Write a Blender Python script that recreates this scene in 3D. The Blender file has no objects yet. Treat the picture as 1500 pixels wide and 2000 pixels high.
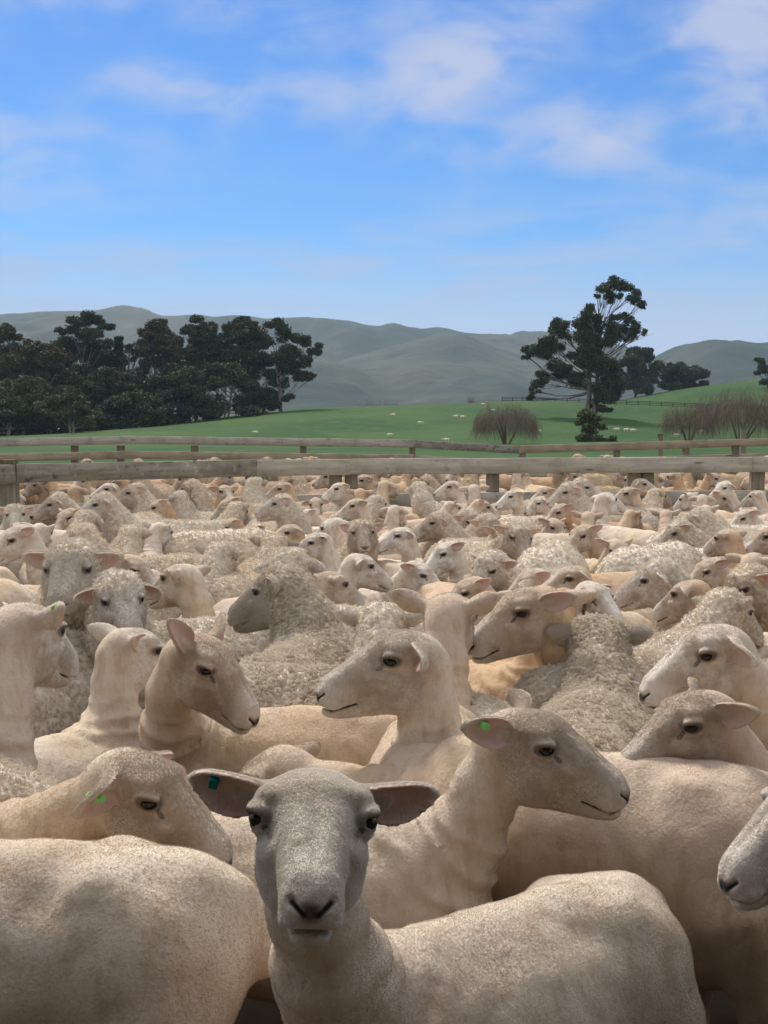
import bpy, bmesh, math, random, time
import numpy as np
from mathutils import Vector, Matrix
from mathutils.kdtree import KDTree
# ------------------------------------------------------------------ camera, sky, sun, exposure
sc = bpy.context.scene
FPX, CAM_H, HORIZON = 2600., 1.25, 848.          # focal length in photo pixels (photo 1500 x 2000), eye height, horizon row
PITCH = math.atan((1000-HORIZON)/FPX)
cd = bpy.data.cameras.new('camera'); cam = bpy.data.objects.new('camera', cd); sc.collection.objects.link(cam); sc.camera = cam
cd.sensor_fit = 'VERTICAL'; cd.sensor_height = 36; cd.sensor_width = 27; cd.lens = 36*FPX/2000
cd.clip_start = .05; cd.clip_end = 30000
cam.location = (0, 0, CAM_H); cam.rotation_euler = (math.pi/2-PITCH, 0, 0)
sc.render.resolution_x, sc.render.resolution_y = 768, 1024
sc.view_settings.view_transform = 'Standard'; sc.view_settings.look = 'None'; sc.view_settings.gamma = 1
sc.view_settings.exposure = EXPO = .6
sc.cycles.max_bounces = 6; sc.cycles.diffuse_bounces = 4; sc.cycles.glossy_bounces = 2; sc.cycles.transmission_bounces = 2
sc.cycles.volume_bounces = 0; sc.cycles.transparent_max_bounces = 8

SUN_EL, SUN_AZ = math.radians(52), math.radians(-25)     # azimuth from straight ahead, positive to the right
sd = bpy.data.lights.new('sun', 'SUN'); sun = bpy.data.objects.new('sun', sd); sc.collection.objects.link(sun)
sd.energy = 2.6; sd.angle = math.radians(12); sd.color = (1., .95, .87)
_d = Vector((math.sin(SUN_AZ)*math.cos(SUN_EL), math.cos(SUN_AZ)*math.cos(SUN_EL), math.sin(SUN_EL)))
sun.rotation_euler = _d.to_track_quat('Z', 'Y').to_euler()

def make_world():
    W = bpy.data.worlds.new('World'); sc.world = W; W.use_nodes = True
    t = W.node_tree; t.nodes.clear(); N = t.nodes.new; L = t.links.new
    out = N('ShaderNodeOutputWorld'); bg = N('ShaderNodeBackground'); L(bg.outputs[0], out.inputs[0])
    bg.inputs[1].default_value = .095
    sky = N('ShaderNodeTexSky'); sky.sky_type = 'NISHITA'; sky.sun_disc = False
    sky.sun_elevation = SUN_EL; sky.sun_rotation = SUN_AZ; sky.air_density = 1.; sky.dust_density = .4; sky.ozone_density = 2.5
    tc = N('ShaderNodeTexCoord'); sp = N('ShaderNodeSeparateXYZ'); L(tc.outputs['Generated'], sp.inputs[0])
    def m(op, a, b=0., clamp=False):
        x = N('ShaderNodeMath'); x.operation = op; x.use_clamp = clamp
        for i, v in ((0, a), (1, b)):
            if isinstance(v, (int, float)): x.inputs[i].default_value = v
            else: L(v, x.inputs[i])
        return x.outputs[0]
    def step(x, a, b):
        r = N('ShaderNodeMapRange'); r.interpolation_type = 'SMOOTHSTEP'; L(x, r.inputs[0]); r.inputs[1].default_value = a; r.inputs[2].default_value = b
        return r.outputs[0]
    def mix(f, a, b, mode='MIX'):
        x = N('ShaderNodeMix'); x.data_type = 'RGBA'; x.blend_type = mode
        for i, v in ((0, f), (6, a), (7, b)):
            if isinstance(v, (int, float)): x.inputs[i].default_value = v
            elif isinstance(v, tuple): x.inputs[i].default_value = v
            else: L(v, x.inputs[i])
        return x.outputs[2]
    # a cloud layer: noise over azimuth and elevation of the view direction, banks where the day had them
    az = m('ARCTAN2', sp.outputs[0], sp.outputs[1]); el = m('ARCSINE', sp.outputs[2])
    def noise(sx, sy, scale, detail, seed, dist=0.):
        c = N('ShaderNodeCombineXYZ'); L(m('MULTIPLY', az, sx), c.inputs[0]); L(m('MULTIPLY', el, sy), c.inputs[1]); c.inputs[2].default_value = seed
        n = N('ShaderNodeTexNoise'); n.inputs['Scale'].default_value = scale; n.inputs['Detail'].default_value = detail
        n.inputs['Roughness'].default_value = .5; n.inputs['Distortion'].default_value = dist; L(c.outputs[0], n.inputs['Vector']); return n.outputs[0]
    def bank(px, py, rx, ry, rot=0.):
        a0 = math.atan((px-750)/FPX); e0 = math.atan((1000-py)/FPX)-PITCH
        dx = m('SUBTRACT', az, a0); dy = m('SUBTRACT', el, e0); c, s = math.cos(rot), math.sin(rot)
        u = m('ADD', m('MULTIPLY', dx, c*FPX/rx), m('MULTIPLY', dy, s*FPX/rx)); v = m('SUBTRACT', m('MULTIPLY', dy, c*FPX/ry), m('MULTIPLY', dx, s*FPX/ry))
        r = m('SQRT', m('ADD', m('MULTIPLY', u, u), m('MULTIPLY', v, v)))
        return step(r, 1.5, .0)
    wisp = noise(1., 2.2, 12., 5., 3.1, .6); fine = noise(1., 1.8, 30., 5., 8.2, .6)
    w = m('ADD', m('MULTIPLY', wisp, .75), m('MULTIPLY', fine, .25))
    BANKS = [(880, 140, 247.0, 110.5, 0.22, 1.0), (400, 185, 247.0, 58.5, -0.05, 0.71), (650, 195, 260.0, 65.0, 0.0, 0.63), (1130, 285, 247.0, 91.0, 0.05, 0.86), (1480, 60, 273.0, 169.0, 0.0, 1.0), (1460, 255, 182.0, 97.5, 0.0, 0.86), (600, 35, 429.0, 84.5, 0.0, 0.57), (90, 0, 338.0, 52.0, 0.0, 0.8), (1000, 20, 325.0, 78.0, 0.0, 0.46), (1300, 330, 221.0, 78.0, 0.0, 0.46), (-260, 300, 546.0, 117.0, 0.0, 0.8), (1900, 420, 546.0, 117.0, 0.0, 0.8)]
    tot = None
    for (px, py, rx, ry, rot, k) in BANKS:
        b = m('MULTIPLY', bank(px, py, rx, ry, rot), k); tot = b if tot is None else m('MAXIMUM', tot, b)
    cum = step(m('ADD', m('MULTIPLY', tot, .8), m('MULTIPLY', m('SUBTRACT', w, .5), 3.2)), -.15, 1.0)
    cum = m('MULTIPLY', cum, m('ADD', .22, m('MULTIPLY', tot, .95)), True)
    # thin streaks low in the sky, a veil on the horizon, and a broken sheet overhead
    streak = noise(1., 7., 7., 4., 5.7, .4)
    band = m('MULTIPLY', step(el, .20, .11), step(streak, .40, .64))
    veil = step(m('ADD', el, m('MULTIPLY', m('SUBTRACT', streak, .5), .07)), .145, .05)
    over = m('MULTIPLY', m('MAXIMUM', step(el, .36, .62), step(m('ABSOLUTE', az), .5, 1.1)), m('ADD', .72, m('MULTIPLY', step(noise(1., 1., 3., 5., 1.3), .35, .65), .28)))
    base = sky.outputs[0]
    g = N('ShaderNodeGamma'); L(base, g.inputs[0]); g.inputs[1].default_value = 1.0
    hs = N('ShaderNodeHueSaturation'); hs.inputs['Saturation'].default_value = 1.25; hs.inputs['Hue'].default_value = .505; L(g.outputs[0], hs.inputs['Color'])
    c = mix(1., hs.outputs[0], (.36, .61, .83, 1), 'MULTIPLY')
    c = mix(m('MULTIPLY', band, .75), c, (3.0, 3.75, 5.5, 1))
    c = mix(m('MULTIPLY', veil, .95), c, (3.45, 4.1, 5.5, 1))
    c = mix(m('MULTIPLY', cum, .8), c, (3.95, 4.25, 5.4, 1))
    c = mix(m('MULTIPLY', over, .92), c, (7.0, 7.0, 7.1, 1))
    L(c, bg.inputs[0])
make_world()
# ------------------------------------------------------------------ numpy helpers
def hash3(i, j, k, seed=0):
    h = (i.astype(np.int64)*374761393 + j.astype(np.int64)*668265263 + k.astype(np.int64)*2147483647 + seed*1274126177) & 0xffffffff
    h = ((h ^ (h >> 13))*1274126177) & 0xffffffff
    h = ((h ^ (h >> 16))*2246822519) & 0xffffffff
    return ((h ^ (h >> 15)) & 0xffffff).astype(np.float32)/np.float32(0xffffff)

def vnoise(P, seed=0):
    f = np.floor(P); t = (P-f).astype(np.float32); f = f.astype(np.int64)
    t = t*t*(3-2*t); r = np.zeros(len(P), np.float32)
    for a in (0, 1):
        wx = t[:, 0] if a else 1-t[:, 0]
        for b in (0, 1):
            wy = t[:, 1] if b else 1-t[:, 1]
            for c in (0, 1):
                wz = t[:, 2] if c else 1-t[:, 2]
                r += wx*wy*wz*hash3(f[:, 0]+a, f[:, 1]+b, f[:, 2]+c, seed)
    return r*2-1

def fbm(P, seed=0, o=3):
    r = 0; a = 1.0; s = 1.0; n = 0
    for k in range(o):
        r = r + a*vnoise(P*s+17.3*k, seed+k); n += a; a *= .5; s *= 2.03
    return r/n

def worley(P, seed=0):
    f = np.floor(P).astype(np.int64); best = np.full(len(P), 9., np.float32)
    for a in (-1, 0, 1):
        for b in (-1, 0, 1):
            for c in (-1, 0, 1):
                i, j, k = f[:, 0]+a, f[:, 1]+b, f[:, 2]+c
                q = np.stack([i+hash3(i, j, k, seed+1), j+hash3(i, j, k, seed+2), k+hash3(i, j, k, seed+3)], 1)-P
                best = np.minimum(best, (q*q).sum(1))
    return np.sqrt(best)

def smooth(a, b, x):
    t = np.clip((x-a)/(b-a), 0, 1); return t*t*(3-2*t)

def smin(a, b, k):
    h = np.clip(.5+.5*(b-a)/k, 0, 1)
    return b*(1-h)+a*h-k*h*(1-h)

def smax(a, b, k): return -smin(-a, -b, k)

def ell(P, c, r):
    q = P-np.float32(c); r = np.float32(r)
    k0 = np.sqrt(((q/r)**2).sum(1)); k1 = np.sqrt(((q/(r*r))**2).sum(1))+1e-6
    return k0*(k0-1)/k1

def rcone(P, a, b, ra, rb):
    a = np.float32(a); b = np.float32(b); ba = b-a; pa = P-a
    t = np.clip(pa@ba/float(ba@ba), 0, 1)
    q = pa-t[:, None]*ba
    return np.sqrt((q*q).sum(1))-(ra+(rb-ra)*t)

def unit(v): v = np.array(v, float); return v/np.linalg.norm(v)

# ------------------------------------------------------------------ surface from a distance field on a stretched grid
def axis(lo, hi, flo, fhi, coarse, fine):
    xs = [lo]
    while xs[-1] < hi:
        x = xs[-1]; g = max(flo-x, x-fhi, 0)
        xs.append(x+min(coarse, fine+g*.25))
    while (len(xs)-1) % 4: xs.append(xs[-1]+coarse)
    return np.array(xs, np.float32)

def polygonise(fn, X, Y, Z):
    nx, ny, nz = len(X), len(Y), len(Z)
    cx, cy, cz = X[::4], Y[::4], Z[::4]
    G = np.stack(np.meshgrid(cx, cy, cz, indexing='ij'), -1).reshape(-1, 3)
    D = fn(G).reshape(len(cx), len(cy), len(cz))
    size = np.sqrt(np.diff(cx)[:, None, None]**2+np.diff(cy)[None, :, None]**2+np.diff(cz)[None, None, :]**2)
    cs = [D[a:len(cx)-1+a, b:len(cy)-1+b, c:len(cz)-1+c] for a in (0, 1) for b in (0, 1) for c in (0, 1)]
    near = np.min([np.abs(c) for c in cs], 0) < size*1.05
    rep = lambda A: A.repeat(4, 0).repeat(4, 1).repeat(4, 2)
    S = np.full((nx, ny, nz), .05, np.float32)
    S[:-1, :-1, :-1] = np.where(rep(cs[0]) < 0, -.05, .05)
    M = np.zeros((nx, ny, nz), bool); F = rep(near)
    for a in (0, 1):
        for b in (0, 1):
            for c in (0, 1): M[a:nx-1+a, b:ny-1+b, c:nz-1+c] |= F
    I, J, K = np.nonzero(M)
    S[I, J, K] = fn(np.stack([X[I], Y[J], Z[K]], 1))
    neg = S < 0
    C = [(a, b, c) for a in (0, 1) for b in (0, 1) for c in (0, 1)]
    cnt = sum(neg[a:nx-1+a, b:ny-1+b, c:nz-1+c].astype(np.int8) for a, b, c in C)
    act = (cnt > 0) & (cnt < 8)
    ci, cj, ck = np.nonzero(act)
    vid = np.full(act.shape, -1, np.int64); vid[ci, cj, ck] = np.arange(len(ci))
    V = np.zeros((len(ci), 3), np.float32); n = np.zeros(len(ci), np.float32)
    co = {}
    for c in C:
        co[c] = (S[ci+c[0], cj+c[1], ck+c[2]], np.stack([X[ci+c[0]], Y[cj+c[1]], Z[ck+c[2]]], 1))
    for c in C:
        for ax in range(3):
            if c[ax]: continue
            d = tuple(v+(1 if q == ax else 0) for q, v in enumerate(c))
            s0, p0 = co[c]; s1, p1 = co[d]
            m = (s0 < 0) != (s1 < 0)
            t = np.where(m, s0/np.where(m, s0-s1, 1), 0)
            V += np.where(m[:, None], p0+(p1-p0)*t[:, None], 0); n += m
    V /= n[:, None]
    Q = []
    for ax in range(3):
        u, v = [(1, 2), (2, 0), (0, 1)][ax]
        sl0 = [slice(None)]*3; sl1 = [slice(None)]*3
        sl0[ax] = slice(0, -1); sl1[ax] = slice(1, None)
        for s in (sl0, sl1):
            s[u] = slice(1, -1); s[v] = slice(1, -1)
        a0, a1 = neg[tuple(sl0)], neg[tuple(sl1)]
        idx = np.stack(np.nonzero(a0 != a1), 1)
        flip = a0[tuple(idx.T)]
        idx[:, u] += 1; idx[:, v] += 1
        def g(du, dv):
            q = idx.copy(); q[:, u] -= du; q[:, v] -= dv
            return vid[q[:, 0], q[:, 1], q[:, 2]]
        A = np.stack([g(1, 1), g(0, 1), g(0, 0), g(1, 0)], 1)
        A[~flip] = A[~flip][:, ::-1]
        Q.append(A)
    Q = np.concatenate(Q); Q = Q[(Q >= 0).all(1)]
    return V, Q

def relax(V, Q, it=2, lam=.5, mu=-.52):
    e = np.concatenate([Q[:, [0, 1]], Q[:, [1, 2]], Q[:, [2, 3]], Q[:, [3, 0]]])
    n = len(V); deg = np.bincount(e.ravel(), minlength=n).astype(np.float32)+1e-6
    for k in range(it):
        for w in (lam, mu):
            S = np.stack([np.bincount(e[:, 0], V[e[:, 1], c], n)+np.bincount(e[:, 1], V[e[:, 0], c], n) for c in range(3)], 1)
            V = (V+w*(S/deg[:, None]-V)).astype(np.float32)
    return V

def normals(V, Q):
    N = np.cross(V[Q[:, 2]]-V[Q[:, 0]], V[Q[:, 3]]-V[Q[:, 1]])
    R = np.stack([sum(np.bincount(Q[:, k], N[:, c], len(V)) for k in range(4)) for c in range(3)], 1)
    return (R/(np.linalg.norm(R, axis=1, keepdims=True)+1e-12)).astype(np.float32)

def mesh_from(name, V, faces, mats=(), idx=None, smooth_shade=True):
    """faces: (n, k) int array, or a list of such arrays"""
    if isinstance(faces, np.ndarray): faces = [faces]
    me = bpy.data.meshes.new(name)
    me.vertices.add(len(V)); me.vertices.foreach_set('co', np.ascontiguousarray(V, np.float32).ravel())
    loops = np.concatenate([f.ravel() for f in faces]); tot = np.concatenate([np.full(len(f), f.shape[1]) for f in faces])
    me.loops.add(len(loops)); me.loops.foreach_set('vertex_index', loops.astype(np.int32))
    me.polygons.add(len(tot)); st = np.concatenate([[0], np.cumsum(tot)[:-1]])
    me.polygons.foreach_set('loop_start', st.astype(np.int32))
    if smooth_shade: me.polygons.foreach_set('use_smooth', np.ones(len(tot), bool))
    for m in mats: me.materials.append(m)
    if idx is not None: me.polygons.foreach_set('material_index', np.asarray(idx, np.int32))
    me.update(calc_edges=True)
    return me

def add_attr(me, name, A):
    a = me.attributes.new(name, 'FLOAT_VECTOR', 'POINT'); a.data.foreach_set('vector', np.ascontiguousarray(A, np.float32).ravel())

COL = bpy.context.scene.collection
def link(name, data, parent=None):
    o = bpy.data.objects.new(name, data); COL.objects.link(o); o.parent = parent; return o
def tag(o, label=None, cat=None, group=None, kind=None):
    for k, v in (('label', label), ('category', cat), ('group', group), ('kind', kind)):
        if v: o[k] = v
    return o

# ------------------------------------------------------------------ node helpers
class NT:
    def __init__(s, name):
        s.m = bpy.data.materials.new(name); s.m.use_nodes = True; s.t = s.m.node_tree; s.t.nodes.clear()
        s.out = s.n('ShaderNodeOutputMaterial'); s.b = s.n('ShaderNodeBsdfPrincipled')
        s.l(s.b.outputs[0], s.out.inputs[0]); s.set(s.b, 'Roughness', .9); s.set(s.b, 'Specular IOR Level', .15)
    def n(s, t, **k):
        x = s.t.nodes.new(t)
        for a, b in k.items(): setattr(x, a, b)
        return x
    def l(s, a, b): s.t.links.new(a, b)
    def set(s, node, key, v):
        i = node.inputs[key]
        if hasattr(v, 'is_linked') or hasattr(v, 'links'): s.l(v, i)
        else: i.default_value = v
    def math(s, op, a, b=0., c=None, clamp=False):
        x = s.n('ShaderNodeMath', operation=op, use_clamp=clamp); s.set(x, 0, a); s.set(x, 1, b)
        if c is not None: s.set(x, 2, c)
        return x.outputs[0]
    def vm(s, op, a, b=(0, 0, 0)):
        x = s.n('ShaderNodeVectorMath', operation=op); s.set(x, 0, a); s.set(x, 1, b)
        return x.outputs['Value'] if op in ('LENGTH', 'DOT_PRODUCT', 'DISTANCE') else x.outputs[0]
    def mix(s, f, a, b, mode='MIX'):
        x = s.n('ShaderNodeMix', data_type='RGBA', blend_type=mode)
        for i, v in ((0, f), (6, a), (7, b)):
            if isinstance(v, tuple) and len(v) == 3: v = v+(1,)
            s.set(x, i, v)
        return x.outputs[2]
    def step(s, x, a, b):
        r = s.n('ShaderNodeMapRange', interpolation_type='SMOOTHSTEP'); s.set(r, 0, x); s.set(r, 1, a); s.set(r, 2, b)
        return r.outputs[0]
    def noise(s, vec, scale, detail=3., rough=.55, out=0):
        x = s.n('ShaderNodeTexNoise'); s.set(x, 'Scale', scale); s.set(x, 'Detail', detail); s.set(x, 'Roughness', rough)
        if vec is not None: s.l(vec, x.inputs['Vector'])
        return x.outputs[out]
    def voro(s, vec, scale, feature='F1'):
        x = s.n('ShaderNodeTexVoronoi', feature=feature); s.set(x, 'Scale', scale); s.l(vec, x.inputs['Vector']); return x.outputs[0]
    def attr(s, name, kind='GEOMETRY', out='Vector'):
        x = s.n('ShaderNodeAttribute', attribute_name=name, attribute_type=kind); return x.outputs[out]
    def sep(s, v):
        x = s.n('ShaderNodeSeparateXYZ'); s.l(v, x.inputs[0]); return x.outputs
    def comb(s, a, b, c):
        x = s.n('ShaderNodeCombineXYZ'); s.set(x, 0, a); s.set(x, 1, b); s.set(x, 2, c); return x.outputs[0]
    def bump(s, h, strength=.3, dist=.01):
        x = s.n('ShaderNodeBump'); s.set(x, 'Strength', strength); s.set(x, 'Distance', dist); s.l(h, x.inputs['Height'])
        s.l(x.outputs[0], s.b.inputs['Normal'])
    def col(s, v): s.set(s.b, 'Base Color', v if not (isinstance(v, tuple) and len(v) == 3) else v+(1,))
# ------------------------------------------------------------------ photo pixel + distance -> point of the place (used to survey where things stand)
_cp, _sp = math.cos(PITCH), math.sin(PITCH)
def ray(px, py):
    x = (px-750)/FPX; z = -(py-1000)/FPX
    return np.array((x, _cp+z*_sp, z*_cp-_sp))
def at(px, py, d):
    r = ray(px, py); return np.array((0, 0, CAM_H))+r*(d/r[1])
def on_height(px, py, z):
    r = ray(px, py); return np.array((0, 0, CAM_H))+r*((z-CAM_H)/r[2])

# ------------------------------------------------------------------ ground
CREST = np.array([(-900, 862), (0, 852), (180, 846), (280, 834), (450, 809), (600, 793), (750, 789), (1030, 783), (1220, 790), (1500, 800), (2400, 830)], float)
CX = (CREST[:, 0]-750)/FPX*320; CZ = CAM_H+(848-CREST[:, 1])/FPX*320
def ground_z(x, y):
    x = np.asarray(x, float); y = np.asarray(y, float)
    c = np.interp(x, CX, CZ)
    z = c*smooth(185, 335, y)-1.2*c*smooth(340, 420, y)*.6
    hill = 20.*np.exp(-(((x-140)/85)**2)**1.0)*smooth(330, 455, y)*(1-.5*smooth(470, 600, y))
    P = np.stack([x.ravel()*.02, y.ravel()*.02, 0*x.ravel()], 1).astype(np.float32)
    z = np.maximum(z, hill+z*.2)+fbm(P, 3, 3).reshape(x.shape)*.9*smooth(50, 160, y)
    return z
def grid_mesh(name, xs, ys, zf, mat):
    X, Y = np.meshgrid(xs, ys, indexing='ij'); Z = zf(X, Y)
    V = np.stack([X, Y, Z], -1).reshape(-1, 3); n = len(ys)
    i = np.arange(len(xs)-1)[:, None]*n+np.arange(n-1)[None]
    F = np.stack([i, i+n, i+n+1, i+1], -1).reshape(-1, 4)
    return mesh_from(name, V, F, (mat,))
def mat_ground():
    w = NT('paddock_ground'); g = w.n('ShaderNodeNewGeometry').outputs['Position']; xyz = w.sep(g)
    a = w.noise(g, .035, 5.); b = w.noise(g, .35, 4.); f = w.noise(g, 2.5, 3.)
    c = w.mix(w.step(a, .35, .65), (.020, .066, .010), (.046, .098, .018))
    c = w.mix(w.math('MULTIPLY', w.step(b, .48, .72), .6), c, (.085, .10, .034))
    c = w.mix(w.math('MULTIPLY', w.step(f, .4, .7), .35), c, (.022, .05, .012))
    d = w.mix(w.step(f, .35, .65), (.10, .075, .05), (.06, .045, .03))
    y = w.math('ADD', xyz[1], w.math('MULTIPLY', w.math('SUBTRACT', b, .5), 3.))
    c = w.mix(w.step(y, 27., 29.), d, c)
    w.col(c); w.bump(w.math('ADD', b, f), .6, .15); return w.m
def build_ground():
    m = mat_ground()
    ys = np.concatenate([np.linspace(-60, 20, 12), np.linspace(26, 120, 24), np.linspace(124, 640, 130)])
    ys = np.append(ys, [700, 900, 1300, 2200, 5000])
    xs = np.concatenate([[-2500, -1200, -700], np.linspace(-420, 420, 170), [700, 1200, 2500]])
    tag(link('ground', grid_mesh('ground', xs, ys, ground_z, m)), kind='structure')

SKY1 = np.array([(-900, 640), (-300, 622), (0, 616), (60, 611), (130, 605), (190, 605), (255, 597), (300, 602), (335, 613), (360, 616), (400, 613), (470, 615), (520, 616), (570, 619), (640, 621), (690, 626), (715, 634), (740, 637), (765, 630), (790, 634), (820, 639), (850, 635), (880, 641), (905, 648), (960, 650), (985, 653), (1010, 646), (1060, 643), (1110, 650), (1170, 668), (1230, 700), (1290, 735), (1400, 760), (2400, 770)], float)
SKY2 = np.array([(1100, 848), (1200, 790), (1240, 735), (1280, 697), (1310, 674), (1335, 664), (1370, 661), (1480, 664), (1500, 657), (1600, 640), (1900, 620), (2600, 640)], float)
def hills_z(X, Y):
    D1, D2 = 3600., 2600.
    s1 = (848-np.interp(X/D1*FPX+750, SKY1[:, 0], SKY1[:, 1]))/FPX*D1
    s2 = (848-np.interp(X/D2*FPX+750, SKY2[:, 0], SKY2[:, 1]))/FPX*D2
    P = np.stack([X.ravel()*.0022, Y.ravel()*.0010, 0*X.ravel()], 1).astype(np.float32)
    rid = (1-np.abs(fbm(P, 5, 4))*2.2).reshape(X.shape)
    t = np.clip((Y-1500)/(D1-1500), 0, 1)
    z1 = s1*(t**1.25)*(1+.7*(rid-.6)*np.sin(np.pi*np.clip(t, 0, 1))**1.0)*(1-.6*smooth(D1, D1+900, Y))
    z1 = np.minimum(z1, s1*np.maximum(Y, 1)/D1*.985+4)
    u = np.clip((Y-1700)/(D2-1700), 0, 1)
    z2 = s2*(u**.8)*(1+.4*(rid-.6)*np.sin(np.pi*u))*(1-.6*smooth(D2, D2+900, Y))
    def cone(px, py, d, rx, ry, sk=0.):
        x0 = (px-750)/FPX*d; h = (848-py)/FPX*d
        r = np.sqrt(((X-x0-sk*(Y-d))/rx)**2+((Y-d)/ry)**2)
        return h*np.clip(1.1-np.sqrt(r*r+.012)*(1+.3*(rid-.5)), 0, 1)
    k = 14.
    def soft(a, b): return np.maximum(a, b)+k*np.exp(-np.abs(a-b)/k)*.35
    z = soft(z1, cone(880, 648, 2700, 470, 800))
    z = soft(z, cone(560, 684, 2200, 330, 420)); z = soft(z, cone(300, 700, 2300, 400, 500)); z = soft(z, cone(1090, 690, 2500, 260, 500))
    z = soft(z, cone(920, 765, 1700, 200, 250)); z = soft(z, z2)
    return z-6+fbm(P*6, 8, 3).reshape(X.shape)*13
def build_hills():
    w = NT('hill_pasture'); g = w.n('ShaderNodeNewGeometry').outputs['Position']
    a = w.noise(g, .0022, 6.); b = w.noise(g, .02, 5.); slope = w.sep(w.n('ShaderNodeNewGeometry').outputs['Normal'])[2]
    c = w.mix(w.step(a, .42, .58), (.022, .036, .022), (.058, .066, .038))
    c = w.mix(w.math('MULTIPLY', w.step(b, .46, .66), .7), c, (.018, .028, .018))
    c = w.mix(w.math('MULTIPLY', w.step(slope, .80, .62), .6), c, (.15, .13, .10))
    w.col(c); w.bump(b, .5, 12.)
    m = w.m
    tag(link('hills', grid_mesh('hills', np.linspace(-2600, 2600, 300), np.linspace(1400, 4800, 200), hills_z, m)), kind='structure')

# ------------------------------------------------------------------ boards and fences
def wood(name, c0, c1, moss=0.):
    w = NT(name); o = w.n('ShaderNodeTexCoord').outputs['Object']; at_ = w.attr('grain')
    r = w.n('ShaderNodeObjectInfo').outputs['Random']
    q = w.vm('ADD', at_, w.comb(w.math('MULTIPLY', r, 31.), w.math('MULTIPLY', r, 17.), 0.))
    g = w.noise(w.vm('MULTIPLY', q, (2.2, 26., 26.)), 1., 5., .6); b = w.noise(q, 3., 4.); s = w.noise(q, 14., 4.)
    c = w.mix(w.step(g, .3, .7), c0, c1)
    c = w.mix(w.math('MULTIPLY', w.step(b, .45, .7), .45), c, tuple(v*.5 for v in c0))
    c = w.mix(w.math('MULTIPLY', w.step(s, .58, .74), .7*moss), c, (.42, .43, .38))
    c = w.mix(w.math('MULTIPLY', w.step(s, .44, .28), .8*moss), c, (.05, .05, .045))
    k = w.voro(w.vm('MULTIPLY', q, (1.6, 9., 9.)), 1.); c = w.mix(w.math('MULTIPLY', w.step(k, .13, .05), .8), c, (.06, .045, .03))
    w.col(c); w.bump(w.math('ADD', g, s), .5, .004); return w.m
def board(p0, p1, hgt, thk, rng, bev=.006, wob=.004):
    """a sawn board from p0 to p1 (centre line), hgt high and thk deep, slightly uneven, with bevelled edges"""
    p0 = np.array(p0, float); p1 = np.array(p1, float); L = np.linalg.norm(p1-p0); x = (p1-p0)/L
    up = np.array((0, 0, 1.)) if abs(x[2]) < .9 else np.array((0, 1., 0))
    y = np.cross(up, x); y /= np.linalg.norm(y); z = np.cross(x, y)
    n = max(2, int(L/.25)+1); h, t = hgt/2, thk/2
    prof = [(-t+bev, -h), (t-bev, -h), (t, -h+bev), (t, h-bev), (t-bev, h), (-t+bev, h), (-t, h-bev), (-t, -h+bev)]
    V = []; G = []; F4 = []
    for i in range(n+1):
        s = i/n; c = p0+(p1-p0)*s; a, b = rng.normal(size=2)*wob*.4
        for (u, v) in prof:
            j = rng.normal()*wob*.3
            V.append(c+y*(u+a)+z*(v+b*.8+j)); G.append((s*L, u, v))
    for i in range(n):
        for k in range(8):
            a = i*8+k; b = i*8+(k+1) % 8; F4.append((a, a+8, b+8, b))
    caps = [(7, 6, 5, 4, 3, 2, 1, 0), tuple(n*8+k for k in range(8))]
    return V, G, F4, caps
def board_mesh(name, m, items):
    V = []; G = []; F4 = []; F8 = []
    for (v, g, f, c) in items:
        o = len(V); V += v; G += g; F4 += [tuple(i+o for i in q) for q in f]; F8 += [tuple(i+o for i in q) for q in c]
    me = mesh_from(name, np.array(V), [np.array(F4), np.array(F8)], (m,), smooth_shade=False); add_attr(me, 'grain', np.array(G)); return me
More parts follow.
